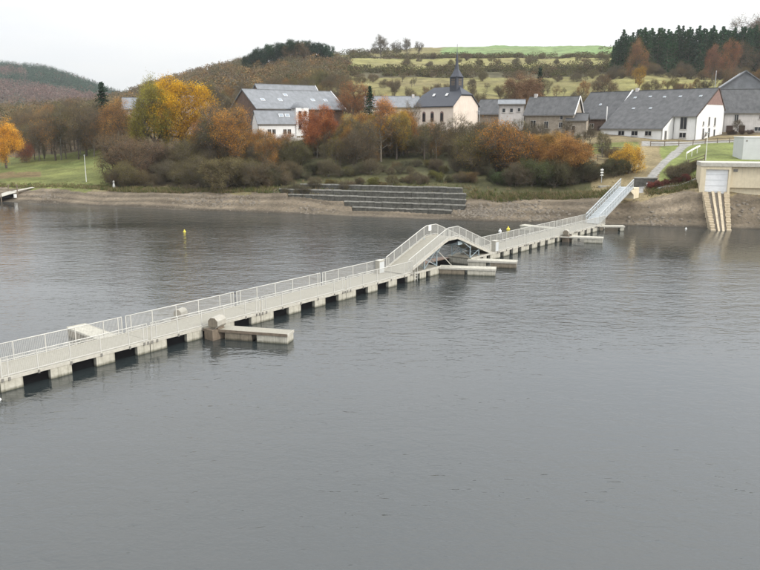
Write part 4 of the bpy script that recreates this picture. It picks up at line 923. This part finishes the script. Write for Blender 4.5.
# trees one can point at
tree('full', 5, 186, 120, (.66,.32,.05), 'golden yellow tree at the left edge of the photo', wf=.85)
tree('leafy', -12, 190, 124, GOLD, 'yellow tree cut off by the left frame edge')
tree('bush', 25, 196, 142, (.42,.08,.04), 'small bright red tree right of the golden tree', wf=.8)
tree('full', 155, 176, 80, (.25,.235,.045), 'broad yellow green tree, left half of the tall pair near the left', wf=.66)
tree('full', 182, 179, 76, (.60,.265,.03), 'broad golden orange tree, right half of the tall pair near the left', wf=.86)
tree('leafy', 201, 178, 116, ORA, 'small orange tree at the right foot of the golden tree', wf=1.0)
tree('leafy', 122, 190, 98, (.40,.21,.07), 'orange tree left of the yellow green tree')
tree('spruce', 106, 205, 80, DKG, 'single tall dark conifer above the left trees', wf=1.5)
tree('full', 318, 163, 107, RED, 'bright orange red round tree in front of the guesthouse', wf=.92)
tree('leafy', 262, 160, 128, ORA, 'yellow orange tree below the guesthouse wing', wf=1.1)
tree('leafy', 286, 160, 131, (.30,.14,.05), 'low russet tree between guesthouse wing and the orange red tree', wf=1.2)
tree('spruce', 370, 186, 84, DKG, 'single green conifer between guesthouse and chapel', wf=1.4)
tree('leafy', 354, 196, 80, RED, 'red brown tree just left of the single green conifer')
tree('leafy', 386, 165, 96, ORA, 'tall orange tree left of the chapel', wf=.9)
tree('full', 372, 160, 122, YEL, 'yellow orange tree standing before the green conifer')
tree('leafy', 400, 158, 128, YOL, 'yellow olive tree at the left foot of the chapel')
tree('thin', 412, 168, 100, BRN, 'thin brown tree close against the chapel left end', wf=.7)
tree('thin', 470, 172, 120, BRN, 'bare pale tree against the chapel gable', wf=.8)
tree('full', 566, 137, 134, (.42,.19,.07), 'big russet tree leaning over the bank left of the gangway', wf=1.25)
tree('full', 547, 145, 131, (.30,.16,.06), 'orange brown tree behind the big russet one', wf=1.1)
tree('green', 628, 136, 144, (.58,.30,.06), 'rounded yellow orange shrub right above the gangway', 'shrub', 'shrub', wf=.8)
tree('full', 524, 215, 74, (.26,.13,.08), 'red brown round tree behind the stone cottage', wf=1.1)
tree('spruce', 537, 225, 66, DKG, 'small dark conifer behind the cottage roof', wf=1.2)
tree('leafy', 632, 330, 39, (.36,.15,.08), 'orange red tree before the left end of the dark conifer wood', wf=.75)
tree('leafy', 707, 320, 44, (.32,.13,.08), 'left one of two red brown trees before the conifer wood', wf=.62)
tree('leafy', 723, 322, 39, (.30,.13,.08), 'right and taller one of two red brown trees before the conifer wood', wf=.6)
tree('leafy', 635, 300, 66, YEL, 'small yellow tree on the meadow above the farm roofs', wf=.8)
tree('thin', 665, 305, 80, YOL, 'low yellowish tree on the meadow right of the small yellow tree')
tree('bare', 381, 560, 35, BRN, 'broad bare tree standing on the skyline', wf=1.3)
for px, tp in ((396, 40), (406, 37), (418, 41)): tree('bare', px, 570, tp, BRN, 'small bare tree on the skyline right of the broad one', group='small bare trees on the skyline')
tree('thin', 203, 530, 66, RUS, 'round brown treetop on the left skyline above the white gabled house', wf=1.2)
tree('bare', 735, 168, 118, BRN, 'small bare tree in front of the row house wall')
tree('thin', 236, 168, 100, RUS, 'reddish thin tree against the dark gable of the guesthouse', wf=.8)
tree('thin', 218, 165, 100, BRN, 'brown thin tree left of the guesthouse', wf=.8)
tree('barebush', 700, 163, -1.6, BRN, 'low bare bush by the farmhouse gable', 'shrub', 'shrub')
for px in (727, 731, 740, 748): tree('green', px, 167, -1.1, (.10,.06,.045), 'low dark red hedge bush in front of the row house', 'shrub', 'shrub', group='hedge bushes at the row house')
tree('full', 397, 157, 112, (.46,.25,.06), 'large orange gold tree left below the chapel', wf=.8)
tree('full', 350, 155, 126, RUS, 'russet tree right below the orange red round tree', wf=.9)
tree('leafy', 268, 151, 136, ORA, 'small orange tree in front of the guesthouse wing thicket', wf=1.0)
tree('leafy', 436, 154, 138, (.40,.22,.07), 'orange brown tree below the chapel windows', wf=1.0)
tree('full', 505, 152, 126, (.20,.165,.06), 'big olive brown tree below the whitewashed shed', wf=1.0)
# shore thicket, by stretch: (px range, rows) with its own look
LM_F = [(-99, 60, 'the golden tree'), (60, 100, 'the flagpole'), (100, 140, 'the white marker'), (140, 171, 'the yellow green tree'), (171, 196, 'the golden orange tree'), (196, 222, 'the hidden white house'), (222, 250, 'the guesthouse gable'),
 (250, 292, 'the guesthouse wing'), (292, 340, 'the orange red tree'), (340, 378, 'the green conifer'), (378, 410, 'the tall orange tree'), (410, 450, 'the chapel windows'), (450, 478, 'the chapel gable'), (478, 515, 'the whitewashed shed'),
 (515, 548, 'the stone cottage'), (548, 580, 'the big russet tree'), (580, 612, 'the old barn'), (612, 640, 'the farm range'), (640, 672, 'the farm range windows'), (672, 702, 'the white farmhouse'), (702, 999, 'the row house')]
LM_B = [(-99, 60, 'the far left hill'), (60, 125, 'the dark conifer'), (125, 171, 'the yellow green tree'), (171, 200, 'the golden orange tree'), (200, 240, 'the hidden white house'), (240, 320, 'the guesthouse roof'), (320, 345, 'the guesthouse right end'),
 (345, 380, 'the green conifer'), (380, 410, 'the long grey hall'), (410, 450, 'the chapel roof'), (450, 472, 'the chapel spire'), (472, 500, 'the dark roofed house'), (500, 520, 'the whitewashed shed'), (520, 572, 'the stone cottage'), (572, 626, 'the old barn'),
 (626, 660, 'the farm range'), (660, 700, 'the farm ridge'), (700, 726, 'the tall mast'), (726, 999, 'the steep blue roof')]
def colname(c):
    r, g, b = c
    if r < .06: return 'blackish green'
    if g > r * .95: return 'dark green'
    if g > r * .8: return 'olive'
    if r < .13: return 'dark brown'
    if g < r * .42: return 'red brown' if r > .16 else 'dark red'
    if r > .38: return 'orange'
    if r > .27: return 'russet' if g < r * .6 else 'ochre'
    return 'brown' if g < r * .72 else 'yellow brown'
NOUN = {'thin': 'thin tree', 'leafy': 'leafy tree', 'bare': 'bare tree', 'tall': 'slender pale-trunked tree', 'bush': 'shrub', 'barebush': 'twiggy shrub', 'green': 'dense shrub', 'full': 'broad tree'}
def belt(p0, p1, Y0, Y1, n, kinds, cols, topf, place, group, wf=(.8, 1.2), rel='below'):
    for i in range(n):
        px = p0 + (p1 - p0) * (i + random.random()) / n; f = random.random(); Y = Y0 + (Y1 - Y0) * f; k = random.choice(kinds); c = random.choice(cols)
        lm = next(t for a, b, t in (LM_F if rel == 'below' else LM_B) if a <= px < b)
        t = tree(k, px, Y, topf(px, f), c, '', group=group, wf=random.uniform(*wf))
        h = t.scale[2] * PH[k]; sz = ('tall ' if h > 7 else 'low ' if h < 3.2 else '')
        t['label'] = sz + colname(c) + ' ' + NOUN[k] + ' ' + place + ', ' + rel + ' ' + lm
TOPX = [-60, 0, 20, 40, 70, 100, 130, 150, 200, 215, 235, 250, 290, 340, 350, 375, 405, 425, 445, 470, 500, 530, 560, 590, 620]
TOPY = [118, 118, 112, 110, 104, 100, 104, 112, 118, 100, 104, 128, 136, 126, 112, 110, 108, 130, 132, 130, 117, 128, 133, 146, 160]
tl = lambda px: float(np.interp(px, TOPX, TOPY))
belt(20, 150, 200, 232, 30, ['thin', 'bare', 'leafy', 'thin'], [BRN, RUS, OLV, (.26,.17,.09)], lambda p, f: tl(p) + random.uniform(-6, 16), 'behind left lawn', 'trees behind the left lawn')
belt(20, 250, 236, 290, 36, ['thin', 'leafy', 'thin'], [BRN, RUS, OLV, ORA, RUS], lambda p, f: tl(p) - 3 + random.uniform(-6, 14), 'deep in left wood', 'trees in the back of the left wood', rel='beside')
belt(30, 100, 198, 206, 8, ['tall', 'tall', 'barebush'], [OLV, BRN], lambda p, f: random.uniform(118, 150), 'at lawn edge', 'slender trees at the lawn edge')
belt(106, 275, 152, 158, 26, ['barebush', 'bush', 'barebush'], [BRN, OLV, (.19,.17,.09)], lambda p, f: random.uniform(160, 176), 'on left bank', 'front shrubs of the left thicket')
belt(108, 270, 160, 172, 28, ['barebush', 'thin', 'bush'], [BRN, OLV, (.24,.16,.10)], lambda p, f: random.uniform(134, 154), 'in left thicket', 'inner shrubs of the left thicket')
belt(200, 480, 142.5, 148, 44, ['bush', 'barebush', 'bush', 'green'], [OLV, BRN, (.10,.11,.055), (.15,.125,.07)], lambda p, f: random.uniform(156, 172), 'above stone terraces', 'front shrubs above the terraces')
belt(245, 480, 150, 164, 56, ['bush', 'thin', 'leafy', 'barebush', 'thin'], [OLV, BRN, RUS, (.24,.19,.08), OLV, ORA], lambda p, f: max(tl(p) + 3, random.uniform(130, 150)), 'in middle thicket', 'middle thicket below the chapel')
belt(330, 425, 160, 178, 28, ['thin', 'leafy', 'leafy', 'leafy'], [OLV, RUS, ORA, YOL, ORA, YEL], lambda p, f: tl(p) + random.uniform(-2, 12), 'between guesthouse and chapel', 'trees between guesthouse and chapel', rel='below')
belt(420, 486, 166, 174, 12, ['thin', 'bare', 'thin', 'barebush'], [OLV, BRN, RUS], lambda p, f: random.uniform(118, 138), 'just before chapel', 'thin trees before the chapel')
belt(478, 596, 134, 142, 20, ['green', 'bush', 'bush'], [(.075,.08,.045), (.12,.10,.055), (.10,.11,.05)], lambda p, f: random.uniform(156, 176), 'on the bank', 'dark shrubs on the bank')
belt(474, 590, 143, 156, 34, ['bush', 'thin', 'leafy', 'leafy'], [OLV, (.24,.15,.07), BRN, RUS, OLV, ORA], lambda p, f: tl(p) + random.uniform(4, 24), 'behind bank shrubs', 'trees below the stone cottage')
belt(470, 590, 157, 168, 18, ['thin', 'bare', 'thin'], [BRN, OLV, (.28,.2,.12)], lambda p, f: random.uniform(118, 134), 'close to houses', 'thin trees before the cottages')
belt(570, 612, 144, 162, 7, ['thin', 'bare', 'tall'], [BRN, OLV], lambda p, f: random.uniform(122, 148), 'on the slope', 'bare trees before the barn')
belt(572, 618, 134, 141, 9, ['bush', 'green', 'barebush'], [(.11,.10,.055), BRN, RUS], lambda p, f: random.uniform(158, 172), 'left above gangway', 'shrubs left of the gangway')
belt(672, 702, 125, 130, 10, ['bush', 'barebush', 'bush'], [(.14,.10,.06), (.20,.14,.06), BRN], lambda p, f: random.uniform(160, 172), 'beside boathouse corner', 'shrubs beside the boathouse')
belt(650, 690, 123.4, 124.2, 10, ['green'], [(.22,.06,.055), (.17,.07,.05)], lambda p, f: -random.uniform(.9, 1.5), 'along the kerb', 'low red shrubs')
belt(600, 616, 140, 150, 4, ['bush', 'barebush'], [(.27,.19,.09), BRN, RUS], lambda p, f: random.uniform(146, 156), 'left of gravel track', 'bushes beside the track')
belt(285, 476, 136.5, 140, 26, ['bush', 'barebush', 'green'], [(.13,.12,.06), BRN, OLV], lambda p, f: -random.uniform(1.0, 2.0), 'behind top terrace row', 'low shrubs behind the terraces')
belt(335, 480, 150, 160, 16, ['thin', 'tall', 'thin'], [OLV, BRN, ORA, YOL], lambda p, f: max(112, tl(p) + random.uniform(-6, 10)) if not 410 < p < 480 else random.uniform(112, 134), 'rising from thicket', 'slim trees rising from the middle thicket')
belt(30, 135, 192, 200, 12, ['thin', 'tall', 'thin'], [OLV, BRN, ORA], lambda p, f: random.uniform(100, 126), 'at wood edge', 'slim trees at the edge of the left wood')
belt(205, 300, 158, 168, 12, ['thin', 'thin', 'leafy'], [OLV, BRN, ORA, (.40,.2,.07)], lambda p, f: max(tl(p) - 2, 122 if 246 < p else 100) + random.uniform(-2, 12), 'before guesthouse', 'slim trees before the guesthouse')
# hillside: single trees and hedgerow bushes
belt(330, 620, 205, 290, 50, ['thin', 'bare', 'leafy', 'barebush'], [BRN, OLV, RUS, (.22,.17,.07)], lambda p, f: -random.uniform(3.5, 7.5), 'on near slope', 'trees behind the village roofs', rel='above')
belt(210, 350, 215, 330, 60, ['thin', 'bare', 'leafy'], [BRN, OLV, RUS, (.18,.15,.09)], lambda p, f: -random.uniform(6, 10), 'on hillside', 'trees above the guesthouse', rel='above')
belt(345, 620, 300, 385, 32, ['barebush', 'bush', 'thin'], [BRN, OLV, (.22,.17,.07)], lambda p, f: -random.uniform(3, 5), 'on lower meadow', 'bushes on the lower meadow', rel='above')
belt(400, 610, 450, 545, 20, ['barebush', 'bush'], [BRN, OLV], lambda p, f: -random.uniform(3, 5), 'on upper meadow', 'bushes on the upper meadow', rel='above')
belt(640, 730, 270, 300, 14, ['thin', 'barebush', 'leafy'], [(.30,.18,.06), BRN, OLV, ORA], lambda p, f: -random.uniform(3, 5.5), 'on farm meadow', 'bushes behind the farm', rel='above')
belt(600, 770, 345, 372, 20, ['barebush', 'bush'], [(.10,.08,.06), BRN], lambda p, f: -random.uniform(4, 6.5), 'at conifer wood foot', 'bushes at the foot of the conifer wood', rel='above')
belt(725, 775, 225, 300, 12, ['barebush', 'thin', 'bush'], [(.10,.07,.05), BRN, RUS], lambda p, f: -random.uniform(5, 8), 'behind the roofs', 'bare trees behind the row house', rel='above')
# conifer wood on the right: front row tree by tree, the rest as a mass
CT = lambda p: float(np.interp(p, [606, 612, 620, 650, 700, 730, 790], [40, 30, 26, 23.5, 24, 23, 22]))
for i in range(74):
    p = 608 + i * 2.3; tree('spruce', p, 384 + random.uniform(-5, 9) + max(0, 614 - p), CT(p) + random.choice([1, 3, 4, 6, 9]) + random.uniform(-1, 1), (.046,.088,.040), 'dark wood conifer ' + next(t for q, t in ((622, 'at its left end'), (642, 'behind the orange red tree'), (660, 'above the yellow meadow tree'), (680, 'above the farm range'), (698, 'above the farmhouse'), (716, 'behind the left red brown tree'), (732, 'behind the right red brown tree'), (745, 'left above the steep blue roof'), (762, 'right above the steep blue roof'), (999, 'beyond the right edge')) if p < q), 'conifer', group='front conifers of the right wood', wf=random.uniform(1.0, 1.3))
belt(722, 790, 372, 380, 9, ['thin', 'bare'], [BRN, RUS], lambda p, f: random.uniform(38, 60), 'before dark wood', 'brown trees before the wood', rel='above')
belt(735, 800, 420, 440, 9, ['bare', 'thin'], [BRN, (.25,.17,.12)], lambda p, f: random.uniform(10, 20), 'topping the wood', 'treetops at the upper right', rel='above')
# pines on the hill top
for i in range(15):
    p = 254 + i * 5.4; tp = float(np.interp(p, [254, 270, 285, 300, 322, 334], [50, 41, 39, 38, 38, 44])) + random.uniform(0, 4)
    tree('pine', p, 445 + random.uniform(-8, 10), tp, DKG, 'dark pine in the hill top clump, ' + ('left of' if p < 289 else 'behind' if p < 311 else 'right of') + ' the reddish trees', group='pines on the hill top', wf=random.uniform(.85, 1.15))
for p in (299, 307, 291): tree('thin', p, 436, 40 + random.uniform(0, 6), RUS, 'reddish thin tree standing in front of the hill top pines', group='reddish trees in the pine clump')
# ---- far woods and hedgerows as masses
def mass(name, items, label, q=46, qs=.2):
    """items: (X, Y, z, h, r, rgb, conifer?)"""
    Vs = []; Qs = []; Cs = []; b = 0
    for X, Y, z, h, r, col, con in items:
        n = q; p = rng.normal(size=(n, 3)); p /= np.linalg.norm(p, axis=1)[:, None]; p *= rng.uniform(.45, 1, (n, 1)) ** .5
        if con:
            f = rng.random(n) ** 1.3; a = rng.uniform(0, 6.28, n); rr = r * (1 - f) ** .8 * rng.uniform(.5, 1.1, n)
            c = np.stack([X + np.cos(a) * rr, Y + np.sin(a) * rr, z + h * (.08 + .92 * f)], 1); sz = r * .30 * (1.2 - f)
        else:
            c = np.array([X, Y, z + h * .58]) + p * np.array([r, r, h * .42]); sz = np.full(n, r * qs)
        V, Q_ = quads(c, sz * rng.uniform(.7, 1.2, n)); Vs.append(V); Qs.append(Q_ + b); b += len(V)
        Cs.append(np.tile(np.array(col) * rng.uniform(.8, 1.2), (len(V), 1)))
    o = obj(name, npmesh(name, np.concatenate(Vs), np.concatenate(Qs), M['mass'], col=np.concatenate(Cs)))
    tag(o, label, 'wood', kind='stuff'); return o
def scatter(p0, p1, Y0, Y1, n, h, r, cols, con=0, keep=None, wcol=None):
    out = []
    for _ in range(n):
        Y = math.sqrt(random.uniform(Y0 * Y0, Y1 * Y1)); px = random.uniform(p0, p1); X = xat(px, Y, 20)
        if keep and not keep(px, Y): continue
        c = random.choice(cols)
        out.append((X, Y, ground(X, Y) - (h[0] * .3 if h[1] < 7 else 0), random.uniform(*h), random.uniform(*r), c, con if isinstance(con, int) else random.random() < con))
    return out
brn = [(.15,.125,.075), (.18,.13,.08), (.14,.125,.07), (.20,.14,.07), (.15,.12,.085), (.24,.145,.065), (.11,.105,.06)]
it = scatter(-120, 262, 292, 640, 2100, (7, 11), (2.6, 4), brn, 0)
it += scatter(258, 345, 335, 470, 420, (5, 8), (2.2, 3.4), brn, 0, keep=lambda p, y: y < 420 + (p - 258) * .2)
mass('hillside_wood', it, 'brown leafless wood covering the left hillside', 130, .12)
def farcol(px, Y):
    v = float(vnoise(np.array([px * 1.0]), np.array([Y * .35]), 26, 3)[0])
    return v
it = []
for X, Y, z, h, r, c, con in scatter(-160, 150, 930, 1500, 4300, (12, 17), (5, 7.5), [(0, 0, 0)]):
    px = 380 + 769 * X / Y; v = farcol(px, Y)
    green = Y > 1105 - px * .6 and not (1205 < Y < 1262 and px < 32)
    if random.random() < .04: green = not green
    it.append((X, Y, z, h, r * (.8 if green else 1), random.choice([(.034,.066,.040), (.042,.075,.042)]) if green else random.choice([(.19,.115,.095), (.17,.12,.10)]), int(green)))
mass('far_hill_forest', it, 'forest of dark conifers and red brown trees on the far left hill', 34, .17)
it = scatter(-100, 210, 650, 930, 700, (9, 13), (4, 6), [(.15,.11,.08), (.19,.11,.07)]); mass('valley_wood', it, 'brown wood in the valley below the far hill', 26)
it = scatter(612, 800, 392, 470, 640, (13, 16), (2.4, 3.2), [(.044,.084,.038), (.050,.092,.040)], 1, keep=lambda p, y: p > 612 + (y - 390) * .02)
mass('conifer_wood', it, 'dark conifer wood on the right hill behind its front rows', 110)
hd = [(.11,.09,.055), (.09,.085,.04), (.13,.095,.06), (.13,.125,.05)]
hk = lambda sc, th: (lambda p, y: float(vnoise(np.array([p * 1.0]), np.array([y * .5]), sc, 6)[0]) > th)
it = scatter(335, 640, 394, 440, 1000, (1.8, 5.2), (1.4, 3.2), hd, keep=hk(13, .36)); mass('middle_hedgerow', it, 'dark brown hedge belt across the middle of the hillside', 70, .14)
it = scatter(345, 612, 540, 570, 950, (1.2, 3.9), (1.2, 3.0), hd, keep=hk(17, .36)); mass('upper_hedgerow', it, 'dark hedge belt below the green top field', 50, .15)
it = scatter(330, 400, 590, 640, 110, (3, 6), (2, 3.4), hd); mass('skyline_hedge', it, 'bushes along the skyline left of the green top field', 60, .15)
it = scatter(245, 350, 436, 480, 260, (3, 6.5), (2, 3.4), brn); mass('hill_top_bushes', it, 'bushes along the hill top under and behind the pines', 60, .15)
it = scatter(590, 612, 620, 640, 9, (2, 3.4), (1.6, 2.4), hd); mass('skyline_bushes', it, 'low bushes on the skyline beside the conifer wood', 26)
# grass tufts, reeds and litter at the top of the bank
def tufts(name, label, items, mt=None):
    Vs = []; Qs = []; Cs = []; b = 0
    for X, Y, z, h, c in items:
        n = 7; a = rng.uniform(0, 6.28, n); p0 = np.stack([X + rng.normal(size=n) * .18, Y + rng.normal(size=n) * .18, np.full(n, z - .05)], 1)
        p1 = p0 + np.stack([np.cos(a) * h * .45, np.sin(a) * h * .45, h * rng.uniform(.6, 1.1, n)], 1); V, Q_ = ribbons(p0, p1, .05, .01)
        Vs.append(V); Qs.append(Q_ + b); b += len(V); Cs.append(np.tile(np.array(c), (len(V), 1)))
    tag(obj(name, npmesh(name, np.concatenate(Vs), np.concatenate(Qs), M['mass'], col=np.concatenate(Cs))), label, 'grass', kind='stuff')
it = []
for _ in range(7000):
    px = random.uniform(-30, 790); bw = float(np.interp(px, [0, 100, 200, 300, 420, 500, 560, 600, 640, 690, 760], [9.5, 9, 8.5, 8, 12, 7.5, 8.5, 8, 7.5, 8, 9]))
    Y = shoreY(px) + bw + abs(random.gauss(0, 2.6)); X = xat(px, Y, 3)
    if px > 697 or (622 < px < 645 and Y < 127) or (276 < px < 470 and random.random() < .7): continue
    it.append((X, Y, ground(X, Y), random.uniform(.2, .7 if px > 100 else .35), random.choice([(.19,.16,.08), (.13,.13,.05), (.10,.12,.045), (.22,.17,.10)])))
tufts('bank_grass', 'rough grass and dead stalks along the top of the bare bank', it)

# ------------------------------------------------------------------ look-alikes that share a wording: tell them apart by their order in the row
ORD = ['leftmost', 'second', 'third', 'fourth', 'fifth', 'sixth', 'seventh', 'eighth', 'ninth', 'tenth']
NUM = {2: 'two', 3: 'three', 4: 'four', 5: 'five', 6: 'six', 7: 'seven', 8: 'eight', 9: 'nine', 10: 'ten'}
byl = {}
for o in COL.objects:
    if o.parent is None and o.get('label'): byl.setdefault(o['label'], []).append(o)
for l, os_ in byl.items():
    n = len(os_)
    if 2 <= n <= 10:
        os_.sort(key=lambda o: o.location.x / o.location.y)
        for i, o in enumerate(os_):
            w_ = ('leftmost' if i == 0 else 'rightmost' if i == n - 1 else ORD[i]) + ' of ' + NUM[n]
            o['label'] = l + ', ' + w_
for o in COL.objects:
    if o.get('label') and len(o['label'].split()) > 16: print('LONG', o['label'])
# ------------------------------------------------------------------ air
hz = MB(); hz.box(-3100, 3100, -60, 2650, -8, 330)
ho = hz.build('haze', None or []); ho['kind'] = 'stuff'
hm, ht, hout = newmat('haze air'); pvn = ht.nodes.new('ShaderNodeVolumePrincipled'); pvn.inputs['Color'].default_value = (.86, .90, .95, 1)
pvn.inputs['Density'].default_value = .00013; pvn.inputs['Anisotropy'].default_value = .2; ht.links.new(pvn.outputs[0], hout.inputs['Volume'])
ho.data.materials.append(hm)
